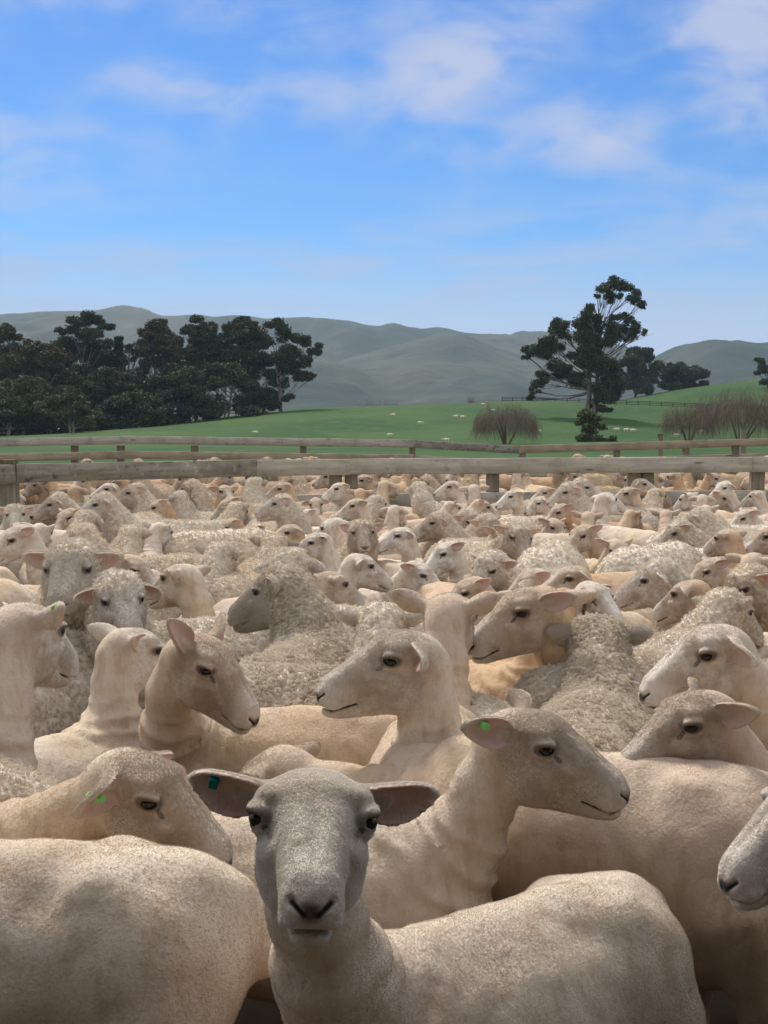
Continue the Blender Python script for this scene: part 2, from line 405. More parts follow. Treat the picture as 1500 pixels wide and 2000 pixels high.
def build_fences():
    rng = np.random.default_rng(5)
    old = wood('weathered_board', (.33, .30, .245), (.45, .415, .345), .35); mossy = wood('lichen_board', (.18, .165, .13), (.31, .285, .23), 1.)
    post = wood('pine_post', (.19, .165, .125), (.29, .25, .19), .3); brown = wood('brown_board', (.28, .225, .16), (.38, .31, .225), .2)
    def empty(name, loc, label, cat):
        o = link(name, None); o.location = loc; return tag(o, label, cat)
    # near rail fence: surveyed at the tops of its rails
    f = empty('rail_fence', (0, 10.5, 0), 'weathered grey timber rail fence at the far side of the front sheep pen', 'fence')
    off = np.array((0, 10.5, 0))
    def P(px, py, d): return at(px, py, d)-off
    def pole(px, d, top_z, wdt=.12, dep=.12):
        p = at(px, 900, d)-off; V = board((p[0], p[1], -.4), (p[0], p[1], top_z), wdt, dep, rng, .012, .006)
        return link('post', board_mesh('post', post, [V]), f)
    segs = [(-160, 30, 912, 907, 9.95, 10.53, mossy, .03), (30, 500, 906, 898, 10.53, 12.1, mossy, 0.), (500, 682, 898, 896.5, 12.1, 12.58, old, 0.), (682, 1470, 895.5, 892.5, 12.58, 13.1, old, 0.), (1470, 2050, 892, 893, 13.1, 13.16, old, .0)]
    for (x0, x1, y0, y1, d0, d1, mt, push) in segs:
        a = P(x0, y0, d0); b = P(x1, y1, d1); a[1] += push; b[1] += push; h = .15
        b = a+(b-a)*(1-.006/np.linalg.norm(b-a))
        for k, dz in enumerate((0, .33, .60, .82)):
            q = np.array((0, 0, h/2+dz))
            link('rail', board_mesh('rail', mt if k == 0 else old, [board(a-q, b-q, h, .045, rng)]), f)
    for (px, d, w_) in ((18, 10.62, .16), (-150, 10.1, .16), (492, 12.22, .15), (655, 12.66, .135), (686, 12.7, .13), (962, 12.87, .15), (1238, 13.06, .117), (1264, 13.08, .117), (1480, 13.21, .15), (1760, 13.27, .15)):
        pole(px, d, (CAM_H+(848-902)/FPX*d)+.02, w_)
    # short post behind, standing proud of the top rail
    # far fence of the back pen
    f2 = empty('rail_fence', (0, 21.5, 0), 'long low timber rail fence along the near edge of the green paddock', 'fence'); off2 = np.array((0, 21.5, 0))
    segs = [(-300, 236, 863, 852, 25.5, 25.3, old), (236, 808, 851, 859, 25.3, 25.3, old), (809, 1014, 859.5, 871, 25.4, 25.5, mossy), (1015, 1560, 870, 854, 25.2, 25.6, brown), (1560, 2100, 854, 850, 25.6, 25.9, brown)]
    for (x0, x1, y0, y1, d0, d1, mt) in segs:
        a = at(x0, y0, d0)-off2; b = at(x1, y1, d1)-off2; h = .15
        for k, dz in enumerate((0, .285, .56, .82)):
            q = np.array((0, 0, h/2+dz))
            link('rail', board_mesh('rail', mt if k == 0 else brown, [board(a-q, b-q, h, .04, rng)]), f2)
    for px, w_ in ((-120, .14), (146, .14), (236, .19), (380, .14), (592, .14), (805, .12), (1020, .13), (1204, .14), (1340, .12), (1436, .12), (1600, .14)):
        p = at(px, 872, 25.5)-off2
        link('post', board_mesh('post', post, [board((p[0], p[1], -.4), (p[0], p[1], p[2]+.02), w_*1.16, .12, rng, .012, .006)]), f2)
    # gate post pair and wire strainer posts beyond
    for (px, top, d, lab) in ((1290, 848, 46., 'tall weathered strainer post behind the far rails left of the bare willows'), (1452, 827, 40., 'thick grey post standing beside the bare willows at right')):
        p = at(px, top, d); g = float(ground_z(p[0], p[1]))
        o = link('strainer_post', board_mesh('strainer_post', post, [board((0, 0, -.3), (0, 0, p[2]-g), .16, .16, rng, .03, .01)])); o.location = (p[0], p[1], g)
        tag(o, lab, 'post')
    # dark post and rail line across the hill by the lone tree
    fh = empty('hill_fence', (80, 330, 0), 'dark post and rail fence crossing the hill behind the lone tree', 'fence'); oh = np.array((80, 330, 0))
    dark = wood('dark_timber', (.06, .05, .04), (.09, .075, .06))
    pts = [(980, 783), (1060, 780), (1130, 782), (1200, 784), (1290, 789), (1380, 793), (1450, 798), (1530, 804), (1700, 815)]
    W = []
    for (px, py) in pts:
        x = (px-750)/FPX*335; W.append(np.array((x, 335., float(ground_z(x, 335.)))))
    rails = []; posts = []
    for a, b in zip(W[:-1], W[1:]):
        n = max(1, int(np.linalg.norm(b-a)/2.5))
        for i in range(n):
            p = a+(b-a)*i/n; q = a+(b-a)*(i+1)/n
            for v in (p, q): v[2] = float(ground_z(v[0], v[1]))
            posts.append(board(p-oh+(0, 0, -.2), p-oh+(0, 0, 1.3), .18, .18, rng))
            for z in (.4, .8, 1.2): rails.append(board(p-oh+(0, -.12, z), q-oh+(0, -.12, z), .16, .05, rng))
    r = link('rail', board_mesh('rail', dark, rails), fh)
    for v in posts: link('post', board_mesh('post', dark, [v]), fh)

# ------------------------------------------------------------------ trees
def tube(pts, rad, k=6):
    pts = np.array(pts, float); V = []; F = []
    for i, p in enumerate(pts):
        t = pts[min(i+1, len(pts)-1)]-pts[max(i-1, 0)]; t /= np.linalg.norm(t)+1e-9
        a = np.cross(t, (.3, .9, .2)); a /= np.linalg.norm(a); b = np.cross(t, a)
        for j in range(k):
            th = 2*math.pi*j/k; V.append(p+rad[i]*(a*math.cos(th)+b*math.sin(th)))
    for i in range(len(pts)-1):
        for j in range(k): F.append((i*k+j, i*k+(j+1) % k, (i+1)*k+(j+1) % k, (i+1)*k+j))
    return V, F
def join_tubes(name, tubes, m):
    V = []; F = []
    for v, f in tubes:
        o = len(V); V += list(v); F += [tuple(i+o for i in q) for q in f]
    return mesh_from(name, np.array(V), np.array(F), (m,))
def leaf_cards(P, size, rng, aspect=.55, hang=.4):
    n = len(P); d = rng.normal(size=(n, 3)); d[:, 2] -= hang; d /= np.linalg.norm(d, axis=1)[:, None]
    s = np.cross(d, rng.normal(size=(n, 3))); s /= np.linalg.norm(s, axis=1)[:, None]
    L = size*(.6+.8*rng.random(n))[:, None]; w = L*aspect
    V = np.stack([P-d*L*.5, P+s*w*.5, P+d*L*.5, P-s*w*.5], 1).reshape(-1, 3)
    return V, np.arange(4*n).reshape(n, 4)
def foliage_mat(name, a, b):
    w = NT(name); g = w.n('ShaderNodeNewGeometry'); r = g.outputs['Random Per Island']; n = w.noise(g.outputs['Position'], .25, 3.)
    w.col(w.mix(w.math('MULTIPLY', w.math('ADD', r, w.step(n, .3, .7)), .5), a, b)); w.set(w.b, 'Roughness', .6)
    return w.m
def bark_mat(name, a, b):
    w = NT(name); g = w.n('ShaderNodeTexCoord').outputs['Object']; n = w.noise(w.vm('MULTIPLY', g, (1, 1, .3)), 1.2, 5.)
    w.col(w.mix(w.step(n, .35, .65), a, b)); w.bump(n, .5, .1); return w.m
def clump_tree(name, base, clumps, fol, bark, label, cat, rng, trunk_r=.5, leaf=.5, dens=6., fork=.35, stems=1, flat=.62, group=None, lean=0.):
    """clumps: (x, y, z, r) relative to the base"""
    o = link(name, None); o.location = base; tag(o, label, cat, group)
    clumps = np.array(clumps, float); top = clumps[:, 2].max()
    P = []
    for (x, y, z, r) in clumps:
        sub = max(4, int(6*min(2, r/2.)))
        for q in range(sub):
            c = rng.normal(size=3); c /= np.linalg.norm(c); c = np.array((x, y, z))+c*r*.7*np.array((1, 1, flat))
            rr = r*(.36+.26*rng.random()); n = int(dens*rr*rr*(52 if rr > 1 else 85))
            u = rng.normal(size=(n, 3)).clip(-2.2, 2.2)*rr*.52*np.array((1, 1, flat))
            P.append(c+u)
    V, F = leaf_cards(np.concatenate(P), leaf, rng)
    link('crown', mesh_from('crown', V, F, (fol,), smooth_shade=False), o)
    T = []
    for s in range(stems):
        a = rng.uniform(-1, 1)*(.6 if stems > 1 else .0)*trunk_r*4
        mid = np.array((lean*top*fork+a*1.5, rng.normal()*.3, top*fork)); hub = np.array((lean*top*.75+a*2.5+rng.normal()*.5, rng.normal()*.8, top*.75))
        n = 9; pts = []
        for i in range(n+1):
            t = i/n; b0 = np.array((a, 0, -.6)); p = (1-t)**2*b0+2*t*(1-t)*mid+t*t*hub; p[:2] += rng.normal(size=2)*trunk_r*.25*(i > 0); pts.append(p)
        T.append(tube(pts, [trunk_r*(1.25 if i == 0 else 1)*(1-.72*i/n)/math.sqrt(stems) for i in range(n+1)], 8))
        for j, (x, y, z, r) in enumerate(clumps):
            if j % stems != s: continue
            k = int(np.clip((z/top-.18)/.75*n*.8, 2, n-1)); p = pts[k]; e = np.array((x, y, z)); L = np.linalg.norm(e-p)
            m = p*.45+e*.55+np.array((0, 0, -.12*L))+rng.normal(size=3)*.06*L
            bp = [(1-t)**2*p+2*t*(1-t)*m+t*t*e for t in np.linspace(0, 1, 6)]
            r0 = min(trunk_r*.3, .04+.012*L); T.append(tube(bp, [r0*(1-.75*t) for t in np.linspace(0, 1, 6)], 5))
            for q in range(4):
                e2 = e+rng.normal(size=3)*r*np.array((.7, .7, .45)); T.append(tube([bp[3], (bp[3]+e2)/2+rng.normal(size=3)*.1*r, e2], [r0*.35, r0*.22, .02], 4))
    link('trunk', join_tubes('trunk', T, bark), o)
    return o
def px_clumps(base, L, d, rng, dy=.5):
    out = []
    for (px, py, r) in L:
        p = at(px, py, d)-base; out.append((p[0], rng.normal()*r/FPX*d*dy, p[2], r/FPX*d))
    return out
def base_at(px, d, py=None):
    x = (px-750)/FPX*d; return np.array((x, d, float(ground_z(x, d))))
def bare_bush(name, base, w, h, n, m, label, cat, rng, weep=1., thick=.02):
    o = link(name, None); o.location = base; tag(o, label, cat); T = []
    for s in range(5):
        a = rng.uniform(-.5, .5)*w*.5; e = np.array((a, rng.normal()*w*.12, h*rng.uniform(.5, .8)))
        T.append(tube([(a*.1, 0, -.3), (a*.5, e[1]*.5, h*.3), e], [thick*7, thick*5, thick*2.5], 6))
    link('trunk', join_tubes('trunk', T, m), o)
    V = []
    P0 = np.stack([rng.uniform(-.5, .5, n)*w*.8, rng.normal(size=n)*w*.18, rng.uniform(.35, 1., n)*h], 1)
    P0[:, 2] = np.minimum(P0[:, 2], h*np.sqrt(np.clip(1-(P0[:, 0]/(w*.52))**2, .05, 1))*rng.uniform(.6, 1.05, n)*(1+.28*vnoise(np.stack([P0[:, 0]*1.1, P0[:, 1], P0[:, 2]*0], 1).astype(np.float32), int(w*10))))
    d = np.stack([np.sign(P0[:, 0])*rng.random(n)*.4+rng.normal(size=n)*.3, rng.normal(size=n)*.3, rng.normal(size=n)*.35-weep], 1)
    d /= np.linalg.norm(d, axis=1)[:, None]; L = (h*.3*(.3+1.1*rng.random(n)))[:, None]
    L = np.minimum(L, (P0[:, 2:3]+.0)/np.maximum(.2, -d[:, 2:3])); s = np.cross(d, rng.normal(size=(n, 3))); s /= np.linalg.norm(s, axis=1)[:, None]
    mid = P0+d*L*.5+rng.normal(size=(n, 3))*L*.06; e = P0+d*L+np.array((0, 0, -.08))*L; t = thick*.5
    V = np.stack([P0-s*t, P0+s*t, mid+s*t*.8, mid-s*t*.8, e+s*t*.4, e-s*t*.4], 1).reshape(-1, 3)
    i = np.arange(n)[:, None]*6; F = np.concatenate([i+np.array([[0, 1, 2, 3]]), i+np.array([[3, 2, 4, 5]])])
    link('twigs', mesh_from('twigs', V, F, (m,), smooth_shade=False), o)
    return o

def build_trees():
    rng = np.random.default_rng(11)
    dk = foliage_mat('gum_leaves_dark', (.030, .044, .020), (.070, .085, .038)); ol = foliage_mat('gum_leaves_olive', (.055, .07, .026), (.12, .125, .055))
    br = foliage_mat('gum_leaves_bronze', (.050, .046, .024), (.095, .082, .042)); cn = foliage_mat('pine_needles', (.012, .026, .014), (.03, .046, .024))
    bk = bark_mat('gum_bark', (.10, .088, .072), (.25, .225, .19)); bd = bark_mat('dark_bark', (.06, .05, .04), (.12, .10, .08))
    tw = bark_mat('bare_twigs', (.15, .11, .085), (.22, .17, .13)); tr = bark_mat('russet_twigs', (.16, .115, .095), (.21, .155, .13))
    G = 'gum trees in the dark grove'
    def gum(px, d, top, wpx, lab, fol=dk, n=26, low=.25, stems=2, dens=4., leaf=.48, open_=0.):
        n = int(n*1.5)
        b = base_at(px, d); h = at(px, top, d)[2]-b[2]; w = wpx/FPX*d; C = []
        for i in range(n):
            t = low+(1-low)*rng.random()**.8; prof = math.sin(math.pi*min(1, .18+.82*((t-low)/(1-low))))**.55
            x = rng.uniform(-.5, .5)*w*prof; r = w*rng.uniform(.09, .16)*(1-.2*open_); C.append((x, rng.normal()*w*.22*prof, h*t-r*.55, r*1.1))
        return clump_tree('gum_tree', b, C, fol, bk, lab, 'tree', rng, trunk_r=.42, leaf=leaf, dens=dens, stems=stems, group=G)
    gum(18, 300, 634, 130, 'bronze topped gum at the left edge of the photo, grove behind the fence', br, 24)
    gum(-90, 300, 650, 200, 'dark gum continuing the grove past the left edge of the photo', dk, 24)
    gum(75, 285, 668, 150, 'broad low bronze green gum in front of the tall open crowned one', br, 30, .15)
    # tall open crowned tree
    b = base_at(168, 305); C = px_clumps(b, [(165, 622, 20), (190, 625, 16), (140, 632, 17), (205, 640, 14), (120, 645, 12), (150, 648, 18), (180, 655, 22), (205, 675, 18), (130, 672, 20), (160, 685, 26), (195, 700, 26), (125, 705, 24), (160, 730, 30), (200, 745, 28), (130, 755, 28), (165, 790, 30), (205, 800, 25)], 305, rng)
    clump_tree('gum_tree', b, C, dk, bk, 'tall gum with an open flat topped crown left of the pine', 'tree', rng, .45, .5, 6., stems=1, group=G)
    # conifer
    b = base_at(234, 310); C = []
    h = at(234, 656, 310)[2]-b[2]
    for i in range(26):
        t = (i+.5)/26; w = .6+(1-t)*3.4; 
        for q in range(3): C.append((rng.uniform(-1, 1)*w, rng.normal()*w*.5, h*(.25+.74*t), .5+.7*(1-t)))
    clump_tree('pine_tree', b, C, cn, bd, 'small pointed dark pine between the rounded gums', 'tree', rng, .3, .4, 9., flat=.8)
    gum(262, 300, 662, 60, 'narrow dark gum just right of the pine', dk, 16, .2)
    gum(215, 290, 720, 130, 'low dark gum filling in under the pine', dk, 24, .1)
    gum(305, 300, 622, 125, 'rounded bronze gum, first big crown right of the pine', br, 34, .2)
    gum(388, 305, 618, 115, 'tall gum in the middle of the grove showing pale bare limbs', dk, 26, .35, 4, 5.)
    gum(345, 285, 712, 140, 'dark low gum in front of the pale limbed one', dk, 28, .12)
    gum(478, 305, 619, 120, 'rounded dark green gum next to the open one at the grove end', dk, 34, .3, 2)
    gum(440, 292, 708, 120, 'bushy dark gum at the foot of the rounded green one', dk, 26, .1)
    gum(520, 300, 720, 70, 'small dark gum under the grove end where the hill shows through', dk, 14, .25)
    b = base_at(556, 300); C = px_clumps(b, [(535, 632, 17), (560, 640, 18), (548, 655, 18), (585, 660, 18), (600, 668, 15), (622, 680, 14), (612, 690, 12), (570, 690, 22), (545, 700, 20), (590, 705, 20), (560, 720, 22), (590, 735, 18), (608, 732, 10), (545, 745, 18), (530, 770, 16), (568, 778, 14), (538, 790, 14)], 300, rng)
    clump_tree('gum_tree', b, C, dk, bk, 'open bronze gum at the right end of the grove, leaning over the green hill', 'tree', rng, .4, .5, 5.5, stems=2, group=G)
    gum(45, 262, 735, 150, 'olive gum with a pale bent trunk in front at far left', ol, 24, .2, 2, 5.)
    gum(138, 255, 757, 95, 'yellow green gum, smallest in front of the grove', ol, 20, .2, 2, 6.)
    gum(95, 270, 770, 110, 'dark shrubby gum between the two olive ones', dk, 20, .08)
    gum(260, 275, 765, 130, 'dark bush at the grove edge behind the fence corner', dk, 22, .06)
    gum(10, 255, 775, 120, 'dark undergrowth gum low at the left edge', dk, 20, .06)
    gum(80, 292, 790, 130, 'low dark thicket at the foot of the grove behind the olive gums', dk, 20, .05)
    gum(190, 290, 785, 150, 'low dark thicket under the tall open crowned gum', dk, 22, .05)
    gum(500, 302, 765, 90, 'small dark thicket between the trunks at the grove end', dk, 12, .05)
    # lone tree
    d = 262; b = base_at(1152, d)
    L = [(1196, 553, 20), (1216, 560, 19), (1234, 574, 17), (1248, 590, 13), (1178, 566, 14), (1188, 584, 14), (1208, 582, 10), (1170, 578, 8), (1252, 600, 8),
         (1146, 612, 17), (1140, 632, 22), (1150, 650, 24), (1138, 672, 26), (1158, 680, 26), (1146, 705, 24), (1165, 625, 12), (1172, 640, 12),
         (1200, 622, 14), (1222, 622, 13), (1238, 634, 11), (1250, 644, 13), (1258, 650, 8), (1190, 645, 18), (1212, 648, 19), (1188, 664, 18), (1230, 660, 12),
         (1096, 632, 17), (1090, 650, 18), (1106, 652, 14), (1074, 664, 19), (1054, 672, 16), (1038, 684, 15), (1030, 694, 9), (1066, 688, 17), (1084, 680, 16), (1118, 690, 14),
         (1082, 722, 22), (1098, 728, 17), (1066, 734, 18), (1056, 748, 15), (1044, 762, 11), (1034, 776, 8), (1104, 714, 12),
         (1124, 740, 20), (1132, 752, 15), (1184, 716, 22), (1192, 735, 20), (1180, 752, 24), (1204, 758, 18), (1196, 775, 16), (1174, 776, 20), (1182, 796, 14), (1168, 792, 12)]
    C = px_clumps(b, [(x, y, r*1.06) for x, y, r in L], d, rng, .7)
    clump_tree('gum_tree', b, C, dk, bk, 'tall lone gum with a lopsided cloud like crown on the green hill at right', 'tree', rng, .75, .4, 5.5, fork=.5, stems=2, lean=.02, flat=.72)
    d = 170; b = base_at(1152, d); C = px_clumps(b, [(1146, 808, 16), (1160, 815, 16), (1140, 828, 16), (1165, 835, 18), (1150, 848, 20), (1140, 862, 16), (1172, 860, 15), (1190, 858, 13), (1200, 866, 10), (1155, 872, 18)], d, rng)
    clump_tree('shrub', b, C, ol, bd, 'dark green shrub in front of the foot of the lone gum', 'shrub', rng, .12, .3, 9., stems=2)
    # far trees on the second hill
    def far(px, d, top, wpx, lab, n=26):
        b = base_at(px, d); h = at(px, top, d)[2]-b[2]; w = wpx/FPX*d; C = []
        for i in range(n):
            t = rng.uniform(.12, 1); prof = math.sqrt(max(.05, 1-t*t*.85)); r = w*rng.uniform(.1, .17); C.append((rng.uniform(-.5, .5)*w*prof, rng.normal()*w*.2, h*t-r*.5, r))
        clump_tree('round_tree', b, C, dk, bd, lab, 'tree', rng, .45, .7, 5.)
    far(1240, 480, 678, 92, 'round dark tree on the skyline just right of the lone gum', 34)
    far(1333, 490, 704, 100, 'wide low dark tree on the hill below the flat topped ridge', 34)
    far(1205, 485, 712, 60, 'small dark tree half hidden behind the lone gum', 18)
    far(1498, 420, 690, 60, 'dark tree cut by the right edge of the photo above the willows', 14)
    # bare trees
    bare_bush('bare_willow', base_at(988, 150), 150/FPX*150, 4.7, 4200, tw, 'bare brown weeping willow in the paddock left of the lone gum', 'tree', rng, thick=.019)
    bare_bush('bare_willow', base_at(1445, 150), 210/FPX*150, 6.4, 5200, tw, 'big bare weeping willow at the right edge behind the fence', 'tree', rng, thick=.019)
    bare_bush('bare_willow', base_at(1345, 155), 120/FPX*155, 4.9, 2600, tw, 'smaller bare willow on the left of the big bare willow', 'tree', rng, thick=.019)
    bare_bush('bare_tree', base_at(742, 470), 18, 9.8, 1500, tr, 'hazy leafless reddish trees just beyond the crest of the green hill', 'tree', rng, weep=-.6, thick=.06)
    bare_bush('bare_tree', base_at(921, 420), 2.6, 9.5, 350, tr, 'thin upright leafless tree on the hill crest', 'tree', rng, weep=-1.2, thick=.06)

def build_unseen_woolshed():
    # unseen timber woolshed, added to shade the foreground: front wall behind the camera and the eave over it
    w = NT('dark_cladding'); g = w.n('ShaderNodeTexCoord').outputs['Object']; n = w.noise(w.vm('MULTIPLY', g, (1, 1, 8)), 2., 4.)
    w.col(w.mix(n, (.10, .09, .075), (.16, .145, .12))); rng = np.random.default_rng(3)
    B = [board((-7, -.75, .1+i*.2), (7, -.75, .1+i*.2), .19, .03, rng) for i in range(15)]
    tag(link('unseen_woolshed_wall', board_mesh('unseen_woolshed_wall', w.m, B)), kind='structure')
    B = [board((-7.3, -.95+k*.2, 3.14-.035*k), (7.3, -.95+k*.2, 3.14-.035*k), .02, .21, rng, .003) for k in range(EAVE)]
    tag(link('unseen_woolshed_eave', board_mesh('unseen_woolshed_eave', w.m, B)), kind='structure')
EAVE = 8

def build_haze():
    bm = bmesh.new(); bmesh.ops.create_cube(bm, size=1); me = bpy.data.meshes.new('haze'); bm.to_mesh(me); bm.free()
    o = link('haze', me); z0, z1 = -30., 420.
    o.scale = (9000, 5600, z1-z0); o.location = (0, 2500, (z0+z1)/2); tag(o, kind='stuff')
    m = bpy.data.materials.new('haze_air'); m.use_nodes = True; t = m.node_tree; t.nodes.clear()
    out = t.nodes.new('ShaderNodeOutputMaterial'); v = t.nodes.new('ShaderNodeVolumePrincipled'); t.links.new(v.outputs[0], out.inputs[1])
    v.inputs['Color'].default_value = (.62, .80, 1., 1); v.inputs['Density'].default_value = HAZE; v.inputs['Anisotropy'].default_value = .2
    me.materials.append(m)
HAZE = .85e-4
# ------------------------------------------------------------------ sheep
def sheep_materials():
    M = {}
    for kind in ('shorn', 'woolly'):
        w = NT('hide_'+kind)
        hp = w.attr('head_place'); bp = w.attr('rest_place'); mk = w.sep(w.attr('coat'))
        tone = w.attr('tone', 'OBJECT', 'Fac')
        off = w.comb(w.math('MULTIPLY', tone, 7.), w.math('MULTIPLY', tone, 13.), w.math('MULTIPLY', tone, 3.))
        q = w.vm('ADD', bp, off); qh = w.vm('ADD', hp, off)
        n1 = w.noise(q, 4.5, 4.); n2 = w.noise(q, 18., 4.); n3 = w.noise(w.vm('MULTIPLY', q, (1, 1, .25)), 34., 3.)
        if kind == 'shorn':
            c = w.mix(w.step(n1, .35, .65), (.70, .61, .49), (.62, .50, .405)); c = w.mix(w.math('MULTIPLY', w.step(w.noise(q, 2.3, 3.), .5, .68), .6), c, (.62, .49, .32))
            c = w.mix(w.math('MULTIPLY', w.step(n2, .5, .78), .55), c, (.46, .33, .21))
            c = w.mix(w.math('MULTIPLY', w.step(n3, .48, .75), .45), c, (.40, .29, .19))
            c = w.mix(w.step(tone, .3, 1.), c, w.mix(1., c, (.84, .69, .535), 'MULTIPLY'))
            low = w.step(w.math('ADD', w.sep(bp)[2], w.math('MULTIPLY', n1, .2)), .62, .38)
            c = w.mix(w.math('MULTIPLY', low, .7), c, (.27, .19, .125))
        else:
            c = w.mix(w.step(n1, .35, .65), (.76, .685, .575), (.64, .555, .44))
            c = w.mix(w.math('MULTIPLY', w.step(n2, .5, .75), .5), c, (.42, .33, .22))
            c = w.mix(w.step(tone, .2, 1.), c, w.mix(1., c, (.97, .87, .74), 'MULTIPLY'))
        # face: short white hair with grey and brown smudges
        m1 = w.noise(qh, 15., 4.); m2 = w.noise(qh, 60., 3.)
        f = w.mix(w.step(m1, .42, .62), (.74, .69, .62), (.53, .46, .385))
        f = w.mix(w.math('MULTIPLY', w.step(m2, .52, .70), .3), f, (.31, .25, .19))
        f = w.mix(w.math('MULTIPLY', w.step(tone, .1, .6), .85), f, w.mix(w.step(m1, .4, .65), (.52, .41, .31), (.35, .265, .19)))
        hs = w.sep(hp)
        brow = w.step(hs[2], .0, .045)
        f = w.mix(w.math('MULTIPLY', brow, .35), f, (.56, .44, .32))
        f = w.mix(w.math('MULTIPLY', w.step(hs[0], .16, .22), .6), f, (.66, .60, .54))
        c = w.mix(mk[0], c, f)
        c = w.mix(w.math('MULTIPLY', mk[1], w.math('ADD', .62, w.math('MULTIPLY', m1, .5)), clamp=True), c, (.52, .36, .30))
        a = w.comb(hs[0], w.math('ABSOLUTE', hs[1]), hs[2])
        def spot(cc, rr, lo, hi):
            v = w.n('ShaderNodeVectorMath', operation='SUBTRACT'); w.l(a, v.inputs[0]); v.inputs[1].default_value = cc
            u = w.n('ShaderNodeVectorMath', operation='DIVIDE'); w.l(v.outputs[0], u.inputs[0]); u.inputs[1].default_value = rr
            return w.step(w.vm('LENGTH', u.outputs[0]), hi, lo)
        af = w.comb(hs[0], 0., hs[2])
        def line(p0, p1, r, lo=.5, a=a):
            p0 = Vector(p0); p1 = Vector(p1); d = p1-p0
            v = w.vm('SUBTRACT', a, tuple(p0)); t = w.math('MULTIPLY', w.vm('DOT_PRODUCT', v, tuple(d)), 1/d.length_squared, clamp=True)
            s = w.n('ShaderNodeVectorMath', operation='SCALE'); s.inputs[0].default_value = tuple(d); w.l(t, s.inputs['Scale'])
            return w.step(w.vm('LENGTH', w.vm('SUBTRACT', v, s.outputs[0])), r, r*lo)
        c = w.mix(w.math('MULTIPLY', spot((EYE[0]+.004, EYE[1], EYE[2]), (.0245, .03, .0155), .7, 1.25), .85), c, (.075, .055, .045))
        c = w.mix(w.math('MULTIPLY', line((.117, .05, -.008), (.131, .041, -.030), .006), .8), c, (.06, .05, .045))
        c = w.mix(w.math('MULTIPLY', spot((.247, .0, -.096), (.021, .020, .018), .3, 1.2), .9), c, (.05, .036, .034))
        c = w.mix(line((.243, .008, -.099), (.234, .0225, -.085), .0058, .15), c, (.02, .015, .014))
        c = w.mix(w.math('MULTIPLY', line((.246, .0, -.106), (.244, .0, -.118), .0045), .9), c, (.03, .022, .02))
        c = w.mix(w.math('MULTIPLY', line(MOUTH[0], MOUTH[1], .0028, .2, af), .8), c, (.06, .042, .038))
        c = w.mix(w.math('MULTIPLY', line(MOUTH[1], MOUTH[2], .0030, .2, af), .85), c, (.05, .036, .032))
        c = w.mix(w.step(w.sep(bp)[2], .055, .035), c, (.05, .04, .035))
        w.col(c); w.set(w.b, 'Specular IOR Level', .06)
        hh = w.math('ADD', w.noise(bp, 160., 3.), w.math('MULTIPLY', w.noise(w.vm('MULTIPLY', bp, (1, 1, .3)), 70., 3.), 1.2))
        if kind == 'woolly': hh = w.math('ADD', hh, w.math('MULTIPLY', w.voro(bp, 55.), -1.5))
        w.bump(hh, .35, .005)
        M[kind] = w.m
        h = NT('fleece_'+kind)
        t = h.sep(h.attr('strand')); tone = h.attr('tone', 'OBJECT', 'Fac')
        if kind == 'shorn':
            c = h.mix(t[0], (.715, .63, .515), (.61, .505, .40))
            c = h.mix(h.step(tone, .3, 1.), c, h.mix(1., c, (.84, .69, .535), 'MULTIPLY'))
        else:
            c = h.mix(t[0], (.80, .735, .63), (.66, .58, .47))
            c = h.mix(h.step(tone, .2, 1.), c, h.mix(1., c, (.97, .87, .74), 'MULTIPLY'))
        fc = h.mix(h.math('MULTIPLY', h.step(tone, .1, .6), .85), h.mix(t[0], (.74, .685, .61), (.56, .49, .41)), h.mix(t[0], (.54, .43, .33), (.37, .28, .205)))
        c = h.mix(t[1], c, fc)
        c = h.mix(t[2], c, (.34, .235, .145))
        h.col(c); h.set(h.b, 'Roughness', 1.); h.set(h.b, 'Specular IOR Level', .04); M['hair_'+kind] = h.m
    e = NT('sheep_eye'); e.col((.014, .009, .006)); e.set(e.b, 'Roughness', .12); e.set(e.b, 'Specular IOR Level', .3)
    M['eye'] = e.m
    return M

EYE = (.100, .0545, .001)
MOUTH = ((.250, .0, -.113), (.212, .0, -.1205), (.160, .0, -.102))

def ear_frame(side, sweep, droop, twist):
    u = unit((sweep, side, droop))
    n = np.array((1., side*.15, twist)); n = unit(n-u*(n@u)); v = np.cross(n, u)
    return np.float32(u), np.float32(v), np.float32(n)

def ear_sdf(P, base, fr, L=.108, W=.0295, cup=.9):
    q = P-np.float32(base); u = q@fr[0]; v = q@fr[1]; n = q@fr[2]
    s = np.clip(u/L, 0, 1)
    w = W*(np.maximum(np.sin(np.pi*np.clip(.14+.86*s, 0, 1)), 0)**.62)-np.maximum(u-L, 0)-np.maximum(-u, 0)
    nc = cup*v*v/W*(1-.35*s)-.010*s
    d = np.abs(n-nc); t = .0024+.002*(1-s)
    q1 = np.abs(v)-w+.003; q2 = (d-t)*.8
    return np.sqrt(np.maximum(q1, 0)**2+np.maximum(q2, 0)**2)+np.minimum(np.maximum(q1, q2), 0)-.003, n-nc, s

